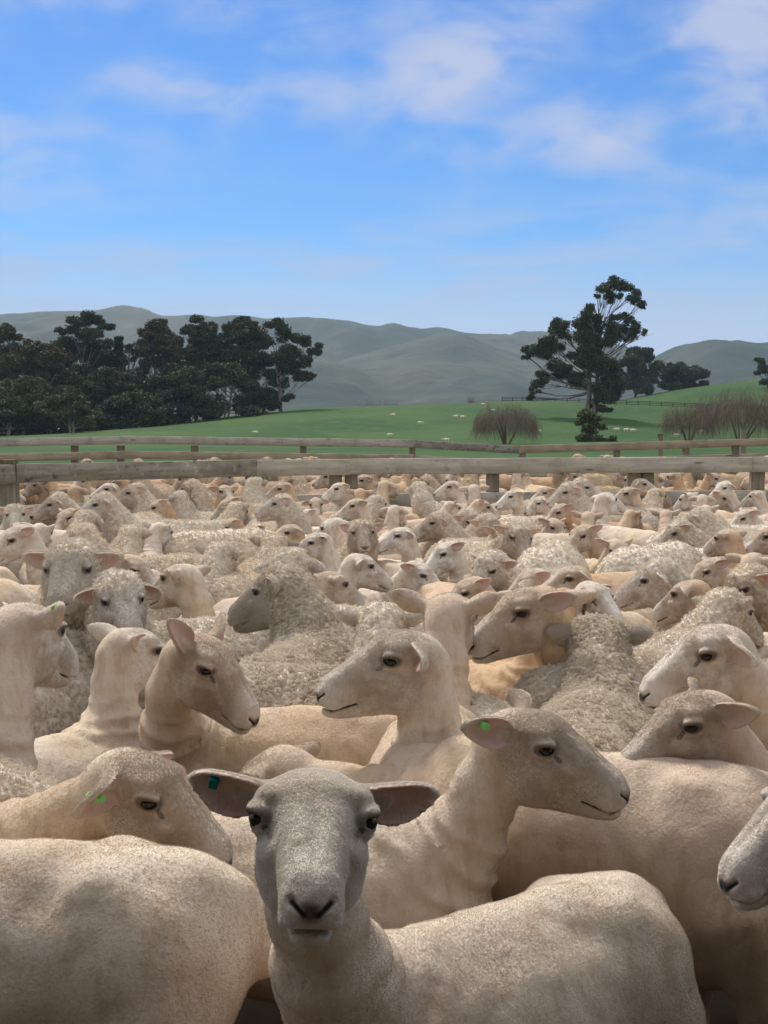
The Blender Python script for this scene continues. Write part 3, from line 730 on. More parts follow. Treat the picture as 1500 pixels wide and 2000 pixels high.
class Pose:
    """bones of one sheep: x forward, y to its left, z up, standing on z = 0"""
    def __init__(s, yaw=0, elev=58, pitch=0, woolly=False, ears=((-.25, -.12), (-.25, -.12)), roll=0, seed=1, fat=1., neck=.30, hs=1., hw=1.10, ear_l=.104):
        s.woolly = woolly; s.seed = seed; s.fat = fat; s.yaw = yaw; s.hs = hs; s.hw = hw; s.ear_l = ear_l/hw
        a = math.radians(yaw); e = math.radians(elev)
        s.B = np.array((.255, 0, .50))
        p = s.B
        s.N = [p]
        for k, (fy, l, de) in enumerate(((.22, .42, -.18), (.55, .34, .0), (.85, .24, .12))):
            ee = e+de; d = np.array((math.cos(ee)*math.cos(a*fy), math.cos(ee)*math.sin(a*fy), math.sin(ee)))
            p = p+d*neck*l*1.12; s.N.append(p)
        R = Matrix.Rotation(a, 3, 'Z') @ Matrix.Rotation(math.radians(pitch), 3, 'Y') @ Matrix.Rotation(math.radians(roll), 3, 'X')
        s.R = np.array(R, np.float32)                    # head-local -> sheep
        s.O = np.float32(p+s.R@np.array((.012, 0, .03)))
        s.ears = [((.028, .050, .028), ear_frame(1, ears[0][0], ears[0][1], ears[0][2] if len(ears[0]) > 2 else -.35)),
                  ((.028, -.050, .028), ear_frame(-1, ears[1][0], ears[1][1], ears[1][2] if len(ears[1]) > 2 else -.35))]
    def wide(s, x): return 1+(s.hw-1)*smooth(.205, .095, x)          # the skull is broader than the muzzle
    def to_head(s, P):
        q = ((P-s.O)@s.R/np.float32(s.hs)).astype(np.float32); q[..., 1] /= s.wide(q[..., 0]); return q
    def from_head(s, q):
        q = np.float32(q); return s.O+s.R@(q*np.float32((1, s.wide(q[0]), 1))*np.float32(s.hs))
    def head(s, H):
        k = .022
        d = ell(H, (.03, 0, .004), (.072, .056, .058))
        d = smin(d, ell(H, (.076, 0, .010), (.050, .053, .048)), k)
        A = H.copy(); A[:, 1] = np.abs(A[:, 1])
        d = smin(d, ell(A, (.075, .024, -.055), (.062, .032, .060)), k)
        d = smin(d, rcone(H, (.108, 0, -.026), (.203, 0, -.088), .039, .037), k)
        d = smin(d, rcone(A, (.105, .012, .016), (.212, .010, -.066), .027, .020), .016)
        d = smin(d, ell(A, (.219, .008, -.092), (.024, .024, .025)), .012)
        d = smin(d, rcone(H, (.06, 0, -.085), (.186, 0, -.118), .036, .021), .018)
        d = smin(d, ell(A, (.211, .015, -.106), (.024, .021, .0165)), .008)
        d = smin(d, ell(H, (.204, 0, -.1255), (.024, .021, .013)), .008)
        d = smin(d, ell(A, (.088, .042, .028), (.026, .017, .013)), .014)       # brow
        d = smin(d, ell(A, (.108, .042, -.040), (.036, .012, .015)), .014)      # cheek bone
        # eye: lids around a ball
        d = smin(d, ell(A, EYE, (.023, .0115, .019)), .014)
        d = smax(d, -ell(A, (EYE[0]+.010, EYE[1]+.011, EYE[2]-.0015), (.0155, .016, .0082)), .003)
        d = smin(d, ell(A, (EYE[0]+.003, EYE[1]+.0045, EYE[2]+.0115), (.020, .0095, .005)), .008)   # upper lid
        d = smax(d, -rcone(A, (.246, .008, -.098), (.236, .0235, -.083), .003, .0045), .005)  # nostrils
        B = H*np.float32((1, 0, 1)); d = smax(d, -rcone(B, MOUTH[0], MOUTH[1], .0015, .0022), .005)
        d = smax(d, -rcone(B, MOUTH[1], MOUTH[2], .0026, .0012), .005)
        d = smax(d, -rcone(H, (.247, 0, -.104), (.244, 0, -.119), .0016, .0016), .005)
        if s.woolly:
            d = smin(d, ell(A, (.030, .012, .030), (.062, .058, .050)), .03)
            d = smin(d, ell(A, (.030, .040, -.045), (.050, .042, .070)), .03)
        for (b, fr) in s.ears:
            es, _, _ = ear_sdf(H, b, fr, s.ear_l)
            stub = rcone(H, np.array(b)-np.array((0, np.sign(b[1])*.012, .006)), np.array(b)+fr[0]*.022, .020, .013)
            d = smin(d, stub, .014); d = smin(d, es, .007)
        return d
    def sdf(s, P):
        g = .035 if s.woolly else 0.; f = s.fat
        A = P.copy(); A[:, 1] = np.abs(A[:, 1]); k = .06
        d = ell(P, (.03, 0, .455), (.33+g, (.175+g)*f, .185+g))
        d = smin(d, ell(P, (.21, 0, .475), (.155+g, .135+g, .165+g)), k)
        d = smin(d, ell(P, (-.25, 0, .485), (.185+g, .152+g, .150+g)), k)
        d = smin(d, ell(A, (-.25, .07, .42), (.13+g, .085+g, .17)), k)
        d = smin(d, rcone(P, (.22, 0, .605), (-.12, 0, .585), .040+g*.8, .045+g*.8), k)
        d = smin(d, rcone(P, (-.12, 0, .585), (-.34, 0, .585), .045+g*.8, .040+g*.8), k)
        d = smin(d, ell(A, (-.215, .075, .600), (.035+g, .025+g, .028+g)), .05)
        d = smin(d, rcone(P, (-.40, 0, .56), (-.455, 0, .47), .034+g*.5, .024+g*.5), .04)
        d = smin(d, ell(P, (.30, 0, .43), (.095+g, .085+g, .12+g)), k)
        for h in LEGS:
            for (a, b, ra, rb) in h:
                d = smin(d, rcone(A, a, b, ra+g*.3*(a[2] > .3), rb), .025)
        r = [.110, .080, .058, .050]; gn = g*1.15
        for i in range(3):
            d = smin(d, rcone(P, s.N[i], s.N[i+1], r[i]+gn, r[i+1]+gn*(1-.25*i)), .06 if i == 0 else .04)
        m = np.where(((P-s.from_head((.09, 0, -.03)))**2).sum(1) < (.31*s.hs*max(1, s.hw))**2)[0]
        if len(m):
            d[m] = smin(d[m], s.head(s.to_head(P[m]))*np.float32(s.hs), .030)
        return d

LEGS = (((( .21, .095, .42), ( .225, .095, .235), .065, .031), (( .225, .095, .235), (.215, .095, .075), .029, .020), ((.215, .095, .075), (.245, .095, .022), .022, .026)),
        (((-.30, .095, .40), (-.345, .105, .245), .090, .034), ((-.345, .105, .245), (-.325, .105, .075), .030, .021), ((-.325, .105, .075), (-.295, .105, .022), .022, .026)))

def ico_ball(c, r, n=10):
    V = []; F = []
    for i in range(n+1):
        th = math.pi*i/n
        for j in range(2*n):
            ph = math.pi*j/n
            V.append((c[0]+r*math.sin(th)*math.cos(ph), c[1]+r*math.cos(th), c[2]+r*math.sin(th)*math.sin(ph)))
    for i in range(n):
        for j in range(2*n):
            F.append((i*2*n+j, i*2*n+(j+1) % (2*n), (i+1)*2*n+(j+1) % (2*n), (i+1)*2*n+j))
    return np.float32(V), np.array(F)

def build_sheep(pose, MS, fine=.0035, coarse=.011, hairs=0, hair_len=1., thick=1., mirror=False):
    """returns dict(mesh, curves, eye): one continuous body mesh and its short hair as curves"""
    s = pose; rng = np.random.default_rng(s.seed)
    hc = s.from_head((.10, 0, -.03))
    lo = np.minimum((-.56, -.30, -.02), hc-.24); hi = np.maximum((.52, .30, .74), hc+.24)
    ax = [axis(lo[i], hi[i], hc[i]-.15, hc[i]+.15, coarse, fine) for i in range(3)]
    V, Q = polygonise(s.sdf, *ax)
    V = relax(V, Q, 2)
    H = s.to_head(V).astype(np.float32)
    # masks
    nd = np.full(len(V), 9., np.float32); nt = np.zeros(len(V), np.float32)
    for i in range(3):
        a = np.float32(s.N[i]); ba = np.float32(s.N[i+1]-s.N[i]); pa = V-a
        t = np.clip(pa@ba/float(ba@ba), 0, 1); q = np.sqrt(((pa-t[:, None]*ba)**2).sum(1))
        m = q < nd; nd = np.where(m, q, nd); nt = np.where(m, (i+t)/3, nt)
    inhead = ((H-np.float32((.10, 0, -.03)))**2).sum(1) < .29**2
    earm = np.zeros(len(V), np.float32); inner = np.zeros(len(V), np.float32)
    for (b, fr) in s.ears:
        es, side, sp = ear_sdf(H, b, fr, s.ear_l)
        near = (smooth(.006, .001, es)*smooth(.02, .2, sp)) * inhead
        earm = np.maximum(earm, near); inner = np.maximum(inner, near*smooth(.0, .0018, side)*smooth(.97, .8, sp))
    edge = H[:, 0]*.8-H[:, 2]*.55+fbm(V*40, s.seed)*.012
    face = smooth(.045, .085, edge+.012) if s.woolly else smooth(-.03, .05, edge+.02)
    face = face*smooth(-.175, -.135, H[:, 2]+.35*H[:, 0]-.03)*smooth(-.01, .05, H[:, 0]+.35*(H[:, 2]+.05))
    hd = np.full(len(V), 9., np.float32); hi_ = np.where(inhead)[0]; hd[hi_] = s.head(H[hi_])*s.hs
    face = face*smooth(.030, .010, hd); face = np.where(inhead, face, 0); face = np.maximum(face, earm)
    legm = smooth(.33, .24, V[:, 2]-.0)
    wool = (1-face)*(1-legm)
    N = normals(V, Q)
    if s.woolly:
        W = V*np.float32((1, 1, 1))+.012*np.stack([vnoise(V*30, 3), vnoise(V*30, 5), vnoise(V*30, 7)], 1)
        big = fbm(V*9, s.seed+9, 2)*.012
        d = big+(.55-worley(W*38, s.seed))*.016+(.5-worley(W*80, s.seed+4))*.006
        V = V+N*(d*wool)[:, None]
    else:
        fold = np.sin(nt*46+fbm(V*7, s.seed)*5.)*.5+.5
        fm = smooth(.0, .12, nt)*smooth(.8, .25, nt)*(1-face)*(nd < .17)
        d = fm*((fold**2)*.0085-.002)+fbm(V*7, s.seed+2, 2)*.008*wool+fbm(V*28, s.seed+5, 2)*.0022*wool*smooth(.1, .3, 1-nt)
        sag = smooth(.45, .62, V[:, 2])*0
        d = d+np.sin(V[:, 0]*70+fbm(V*6, s.seed+7)*5)*.0024*wool*smooth(-.15, .4, fbm(V*5, s.seed+17, 2)+.15)*smooth(.58, .5, V[:, 2])
        V = V+N*d[:, None]
        V = V+N*(fbm(V*60, s.seed+8, 2)*.0016*face*(1-earm))[:, None]
    V = V.astype(np.float32); N = normals(V, Q)
    nb = len(V)
    coat = np.stack([face, inner, wool], 1)
    eyes = []
    faces = [Q]; n0 = len(V); Vs = [V]
    for sg in (1, -1):
        bv, bf = ico_ball((EYE[0]+.0035, sg*(EYE[1]-.0038), EYE[2]-.001), .0150)
        Vs.append(((bv*np.float32((1, s.wide(EYE[0]), 1))*np.float32(s.hs))@s.R.T+s.O).astype(np.float32)); faces.append(bf+n0); n0 += len(bv)
    VV = np.concatenate(Vs); pad = len(VV)-nb
    H2 = np.concatenate([H, np.full((pad, 3), 9, np.float32)]); C2 = np.concatenate([coat, np.zeros((pad, 3))])
    FF = np.concatenate(faces); idx = np.concatenate([np.zeros(len(Q)), np.ones(len(FF)-len(Q))])
    rest = VV.copy()
    flip = np.float32((1, -1, 1)) if mirror else np.float32((1, 1, 1))
    if mirror: FF = FF[:, ::-1]
    kind = 'woolly' if s.woolly else 'shorn'
    me = mesh_from('sheep_body', VV*flip, FF, (MS[kind], MS['eye']), idx)
    add_attr(me, 'head_place', H2); add_attr(me, 'rest_place', rest); add_attr(me, 'coat', C2)
    out = dict(mesh=me, curves=None, eye=np.array(s.from_head((EYE[0], 0, EYE[2])))*flip, nose=np.array(s.from_head((.235, 0, -.09)))*flip,
               ears=[np.array(s.from_head(np.array(b)+fr[0]*(s.ear_l*.62)+fr[2]*.004))*flip for b, fr in s.ears], earf=[(s.R@fr[0])*flip for b, fr in s.ears], woolly=s.woolly, pose=s)
    if hairs:
        T = np.concatenate([Q[:, :3], Q[:, [0, 2, 3]]])
        ar = np.linalg.norm(np.cross(V[T[:, 1]]-V[T[:, 0]], V[T[:, 2]]-V[T[:, 0]]), axis=1)
        tm = T.mean(1)*0
        ctr = V[T].mean(1); cH = H[T].mean(1)
        A = np.abs(cH)*np.float32((0, 1, 0))+cH*np.float32((1, 0, 1))
        bad = (ell(A, (EYE[0]+.004, EYE[1], EYE[2]), (.026, .03, .0175)) < 0) | (ell(A, (.247, .0, -.096), (.020, .019, .017)) < -.002) | (rcone(A, (.243, .008, -.099), (.234, .0235, -.084), .005, .005) < 0) | (inner[T].mean(1) > .3) | (rcone(A*np.float32((1, 0, 1)), MOUTH[0], MOUTH[1], .004, .004) < 0) | (rcone(A*np.float32((1, 0, 1)), MOUTH[1], MOUTH[2], .004, .003) < 0)
        fT = face[T].mean(1)
        w = ar*np.where(bad, 0, 1)*(1+3.2*fT)*np.where(ctr[:, 2] < .25, .1, 1)
        if s.woolly: w = w*(1-.6*fT)
        pick = rng.choice(len(T), hairs, p=w/w.sum())
        r1 = np.sqrt(rng.random(hairs)); r2 = rng.random(hairs)
        bc = np.stack([1-r1, r1*(1-r2), r1*r2], 1)
        tp = T[pick]
        P = (V[tp]*bc[:, :, None]).sum(1); Nn = (N[tp]*bc[:, :, None]).sum(1); fa = (face[tp]*bc).sum(1); hh = (H[tp]*bc[:, :, None]).sum(1)
        ea = (earm[tp]*bc).sum(1)
        # comb: back and down on the trunk, towards the poll on the face
        back = np.where(fa[:, None] > .5, (s.R@np.float32((-1, 0, .35)))[None], np.float32((-.55, 0, -.6))[None])
        cmb = back+.7*np.stack([vnoise(P*9, s.seed+k) for k in (11, 12, 13)], 1)
        cmb -= Nn*(cmb*Nn).sum(1)[:, None]; cmb /= np.linalg.norm(cmb, axis=1)[:, None]+1e-6
        rnd = rng.normal(size=(hairs, 3)).astype(np.float32)
        if s.woolly:
            L = np.where(fa > .5, .008, .008+.004*rng.random(hairs))*hair_len
            nc = max(60, int(min(hairs/6, 17000)))
            ci = rng.choice(hairs, nc, replace=False)
            kd = KDTree(nc)
            for q, i in enumerate(ci): kd.insert(P[i], q)
            kd.balance()
            near = np.array([kd.find(p)[1] for p in P]); cP = P[ci][near]; cN = Nn[ci][near]
            crnd = rng.normal(size=(nc, 3)).astype(np.float32)[near]
            d = Nn*.8+cmb*.45+.3*rnd; d /= np.linalg.norm(d, axis=1)[:, None]
            dc = cN*.8+cmb*.4+.55*crnd
            tip = np.where((fa > .5)[:, None], P+d*L[:, None], .42*(P+d*L[:, None])+.58*(cP+dc*L[:, None]*1.15))
            side = np.cross(Nn, rnd); side /= np.linalg.norm(side, axis=1)[:, None]+1e-6
            pts = [P-Nn*.004, P+(tip-P)*.35+Nn*L[:, None]*.15+side*L[:, None]*.22, P+(tip-P)*.72-side*L[:, None]*.22, tip+side*L[:, None]*.15-Nn*L[:, None]*.15]
            rad = [.0006, .00056, .00048, .0002]
        else:
            L = np.where(fa > .5, .0042, .0034)*(.6+.8*rng.random(hairs))*hair_len*(1-.45*smooth(.17, .23, hh[:, 0])*fa)*np.where(ea > .4, .9, 1)
            d = Nn*np.where(fa > .5, .16, .30)[:, None]+cmb*.9+np.where(fa > .5, .12, .2)[:, None]*rnd; d /= np.linalg.norm(d, axis=1)[:, None]
            pts = [P-Nn*.002, P+d*L[:, None]*.5+Nn*L[:, None]*.08, P+d*L[:, None]-Nn*L[:, None]*.06]
            rad = [.00026, .00024, .0001]
        K = len(pts)
        cu = bpy.data.hair_curves.new('fleece')
        cu.add_curves([K]*hairs)
        X = np.stack(pts, 1)*flip
        cu.points.foreach_set('position', np.ascontiguousarray(X, np.float32).ravel())
        ra = cu.attributes.get('radius') or cu.attributes.new('radius', 'FLOAT', 'POINT')
        ra.data.foreach_set('value', np.tile(np.float32(rad)*thick, hairs))
        tint = np.clip(.45+.5*fbm(P*14, s.seed+21)+np.where(fa > .5, .05, .06)*rng.normal(size=hairs), 0, 1)
        if s.woolly: tint = np.clip(tint+.12, 0, 1)
        streak = fbm(P*np.float32((11, 11, 3.2)), s.seed+31, 3)
        dirt = smooth(-.12, .5, streak+(.32 if not s.woolly else .1)*smooth(.62, .42, P[:, 2]))*(.66 if not s.woolly else .3)
        dirt = np.maximum(dirt, smooth(.25, .55, fbm(P*26, s.seed+32))*(.4 if not s.woolly else .25))*(1-fa)
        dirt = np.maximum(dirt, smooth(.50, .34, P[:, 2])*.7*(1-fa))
        st = cu.attributes.new('strand', 'FLOAT_VECTOR', 'CURVE')
        st.data.foreach_set('vector', np.stack([tint, smooth(.3, .7, fa), dirt], 1).astype(np.float32).ravel())
        cu.materials.append(MS['hair_'+kind])
        out['curves'] = cu
    return out
build_ground(); build_hills(); build_fences(); build_trees(); build_unseen_woolshed(); build_haze()
# ------------------------------------------------------------------ the flock
rnd = random.Random(7)
FOOT = []                                  # standing room taken: (x, y) points along each trunk
def heading(phi): a = math.radians(phi); return np.array((math.sin(a), -math.cos(a)))
def foot_pts(loc, phi, s): h = heading(phi); return [np.array(loc[:2])+h*s*t for t in (-.38, -.18, .02, .22)]
def foot_cost(pts):
    if not FOOT: return 0.
    F = np.array(FOOT); c = 0.
    for p in pts:
        d = np.sqrt(((F-p)**2).sum(1)); c += (np.maximum(0, .33-d)**2).sum()
    return c
TAGM = {}
def tag_mesh(color):
    if color not in TAGM:
        w = NT('ear_tag_'+color); w.col({'green': (.22, .55, .16), 'teal': (.0, .16, .15), 'yellow': (.75, .55, .08)}[color]); w.set(w.b, 'Roughness', .45)
        bm = bmesh.new(); bmesh.ops.create_cube(bm, size=1)
        bmesh.ops.scale(bm, vec=(.013, .034, .013), verts=bm.verts)
        bmesh.ops.subdivide_edges(bm, edges=bm.edges[:], cuts=2, use_grid_fill=True)
        bmesh.ops.bevel(bm, geom=bm.edges[:], offset=.0012, segments=2, affect='EDGES')
        for v in bm.verts:                       # a strip folded over the rim of the ear
            v.co.z -= (v.co.y/.034)**2*.020
            v.co.x *= 1-.25*abs(v.co.y)/.034
        me = bpy.data.meshes.new('ear_tag'); bm.to_mesh(me); bm.free(); me.materials.append(w.m); TAGM[color] = me
    return TAGM[color]
SHEEP = []
def put_sheep(P, loc, phi, s, label=None, group='sheep crowded in the front pen', tone=None, eartag=None, foot=True, info=None):
    o = link('sheep', P['mesh']); o.location = (float(loc[0]), float(loc[1]), float(loc[2]) if len(loc) > 2 else 0.)
    o.rotation_euler.z = math.radians(phi-90); o.scale = (s, s, s)
    o['tone'] = (rnd.random()*(.55 if P['woolly'] else 1.)) if tone is None else tone
    tag(o, label, 'sheep', group)
    if P['curves']:
        f = link('fleece', P['curves'], o); f['tone'] = o['tone']
    if eartag:
        color, which = eartag
        i = 0 if which == 'left' else 1
        e = link('ear_tag', tag_mesh(color), o); u = Vector(P['earf'][i]).normalized(); up = Vector((0, 0, 1)); y = up.cross(u).normalized()
        R = Matrix((u, y, u.cross(y))).transposed().to_4x4(); p = Vector(P['ears'][i])+Vector((0, 0, .013))
        e.matrix_local = Matrix.Translation(p) @ R
        e['label'] = color+' plastic ear tag'
    if foot: FOOT.extend(foot_pts(o.location, phi, s))
    if info is not None: info['o'] = o; SHEEP.append(info)
    return o
def solve_elev(z, **kw):
    lo, hi = -35., 88.
    for _ in range(18):
        m = (lo+hi)/2
        if Pose(elev=m, **kw).from_head((EYE[0], 0, EYE[2]))[2] < z: lo = m
        else: hi = m
    return (lo+hi)/2
def hero(eye, d, ph, pb, kind, label, s=1., pitch=0, hairs=60000, fine=.0034, eartag=None, tone=None, pin=None, elev=None, thick=1., **kw):
    kw.update(yaw=((ph-pb+180) % 360)-180, pitch=pitch, woolly=kind == 'W', seed=int(abs(eye[0]*7+eye[1]))+3)
    w = at(eye[0], eye[1], d)
    if elev is None: elev = solve_elev(w[2]/s, **kw)
    P = build_sheep(Pose(elev=elev, **kw), MS, fine=fine, coarse=.0105, hairs=hairs, thick=thick)
    a = math.radians(pb-90); e = P['eye']*s if pin is None else np.array(pin)*s
    off = np.array((e[0]*math.cos(a)-e[1]*math.sin(a), e[0]*math.sin(a)+e[1]*math.cos(a)))
    loc = (w[0]-off[0], w[1]-off[1], 0.)
    return put_sheep(P, loc, pb, s, label, tone=tone, eartag=eartag)

MS = sheep_materials()
BACK = ((-.25, -.12), (-.25, -.12))
def build_heroes():
    # the front row
    hero((612, 1600), 1.46, 4, -48, 'S', 'shorn sheep in front, white face turned to the camera, teal tag in its ear', .88, -14, 420000, .0028, ('teal', 'right'), 0., thick=.62, neck=.39, hs=1.02, hw=1.22, ear_l=.106, roll=-3, ears=((-.05, .02, -.55), (-.05, .14, -.55)))
    hero((1078, 1450), 2.25, 68, 84, 'S', 'shorn grey faced sheep in front looking right, green tag in its near ear', .87, -2, 240000, .003, ('green', 'right'), .38, thick=.65, hs=1.04, ears=((-.5, .55, -.1), (-.75, .30, -.2)))
    hero((752, 1275), 2.75, -74, -98, 'S', 'long necked shorn sheep looking left, behind the front sheep with the teal tag', .9, -6, 170000, .003, None, .3, thick=.75, hs=1.06, ears=((.45, -.25, -.3), (.2, -.1, -.3)))
    hero((318, 1548), 2.2, 72, 98, 'S', 'drowsy shorn sheep with its head low, looking right at lower left, green ear tag', .96, 9, 180000, .003, ('green', 'right'), .5, thick=.7, ears=((.1, -.3), (-.1, -.75, -.2)))
    hero((220, 1665), 1.93, -90, -90, 'S', 'broad shorn body filling the lower left corner, its head outside the photo', 1., 0, 200000, .005, None, .3, thick=.65, pin=(-.22, 0, .63), elev=45)
    hero((1560, 1580), 2.0, -70, -100, 'S', 'sheep of which only the grey muzzle shows at the right edge of the photo', .98, 4, 160000, .003, None, .1, thick=.65)
    hero((1300, 1497), 2.45, -112, -112, 'S', 'shorn body behind the front grey faced sheep, rump to the right, head hidden', 1., 30, 150000, .006, None, .5, thick=.75, pin=(-.16, 0, .63), elev=8)
    hero((1325, 1408), 2.5, -72, -82, 'S', 'cream shorn sheep with long nose and pink inner ear, looking left at right', .88, 2, 120000, .003, None, .5, thick=.8, ears=((-.2, .1, -.3), (-.55, .25, .3)))
    hero((1358, 1272), 3.0, -74, -84, 'S', 'grey faced sheep with a drooping ear looking left above the cream long nosed one', .96, 2, 50000, .0035, None, .3, ears=((.1, -.5), (.15, -.65, -.2)))
    hero((1165, 1255), 3.55, 176, 162, 'W', 'woolly pale sheep seen from behind with both ears out, past the grey faced one', .91, 5, 240000, .005, None, .0, thick=.6, ears=((-.3, .1), (-.3, .1)))
    hero((590, 1312), 3.42, 82, 82, 'W', 'curly fleeced body in mid pen in front of the tall woolly one, head hidden', .94, 20, 260000, .008, None, .2, thick=.6, pin=(-.05, 0, .68), elev=-8)
    hero((520, 1152), 4.2, -112, 168, 'W', 'woolly sheep standing with its back to us and its white face turned left', .94, 4, 240000, .004, None, .0, thick=.6, ears=((-.3, .05), (-.1, -.1)))
    hero((425, 1300), 2.95, 64, -74, 'S', 'brownish shorn sheep with a raised reddish ear, turning its head to the right', .9, 16, 70000, .0032, None, .6, neck=.34, ears=((-.2, .8, -.3), (-.4, 1.6, .3)))
    hero((70, 1228), 2.75, 159, 168, 'S', 'tall shorn neck seen from behind at the left edge, green tag in its ear', .93, 5, 60000, .0034, ('green', 'right'), .3, neck=.37, ears=((-.4, .1), (-.3, .35)))
    hero((285, 1240), 3.3, 128, 150, 'S', 'small smooth shorn sheep seen from behind, its pointed ears held level', .84, 5, 50000, .0036, None, .2, ears=((-.6, .25), (-.5, .15)))
    hero((20, 1470), 2.38, -95, -105, 'W', 'woolly rump cut off by the left edge of the photo', .95, 0, 120000, .008, None, .2, thick=.7, pin=(-.32, 0, .66), elev=40)
    hero((882, 1198), 3.4, 166, 176, 'S', 'shorn sheep seen from behind with both ears out, past the long necked one', .95, 0, 40000, .0036, None, .5, ears=((-.3, .45), (-.3, .45)))
    hero((1003, 1192), 3.5, -70, -50, 'S', 'brown necked shorn sheep looking left, ear laid back, in the middle of the pen', .95, 2, 40000, .0036, None, .8, ears=((-.5, .2), (-.6, .35)))
    hero((748, 1222), 3.9, 178, 205, 'W', 'woolly head from behind with one pointed ear showing left of the long necked sheep', .88, 5, 50000, .005, None, .1, ears=((-.2, .2), (-.2, .2)))
    hero((1275, 1205), 3.55, 100, 112, 'W', 'white curly sheep with its head buried in the flock at right', .95, 30, 120000, .007, None, .0, thick=.8, pin=(.0, 0, .70), elev=15)
    hero((132, 1112), 4.3, 2, 12, 'W', 'woolly sheep with a broad white face looking straight at us at left', 1.06, 2, 110000, .004, None, .1, thick=.8, ears=((-.15, -.1, -.4), (-.15, -.05, -.4)))

VAR = []
def build_variants():
    E = [((-.25, -.12), (-.25, -.12)), ((.1, -.45), (-.1, -.35)), ((-.45, .25), (-.4, .15)), ((-.1, .05, -.5), (-.2, -.05, -.5))]
    spec = [('S', 0, 78, 2, 0), ('S', 22, 74, 6, 1), ('S', 60, 78, 0, 3), ('S', 95, 76, -4, 1), ('S', 12, 52, 12, 2), ('W', 0, 62, 2, 1), ('W', 35, 60, 0, 0), ('W', 75, 62, 4, 1), ('W', 15, 50, 14, 3), ('S', 45, 66, 12, 2), ('S', 128, 78, 2, 3), ('W', 110, 64, -4, 2)]
    for k, (kd, rel, el, pi, ei) in enumerate(spec):
        for mir in (False, True):
            P = build_sheep(Pose(yaw=rel, elev=el, pitch=pi, woolly=kd == 'W', seed=40+k, ears=E[ei], roll=(k*37 % 9)-4), MS, fine=.0052, coarse=.014, hairs=50000 if kd == 'W' else 16000, thick=1.1 if kd == 'W' else 1.5, mirror=mir)
            P.update(kind=kd, rel=-rel if mir else rel, low=False); VAR.append(P)
    for k, (kd, rel) in enumerate((('S', 25), ('W', 20))):
        P = build_sheep(Pose(yaw=rel, elev=8, pitch=28, woolly=kd == 'W', seed=60+k), MS, fine=.008, coarse=.014, hairs=14000, thick=1.8)
        P.update(kind=kd, rel=rel, low=True); VAR.append(P)

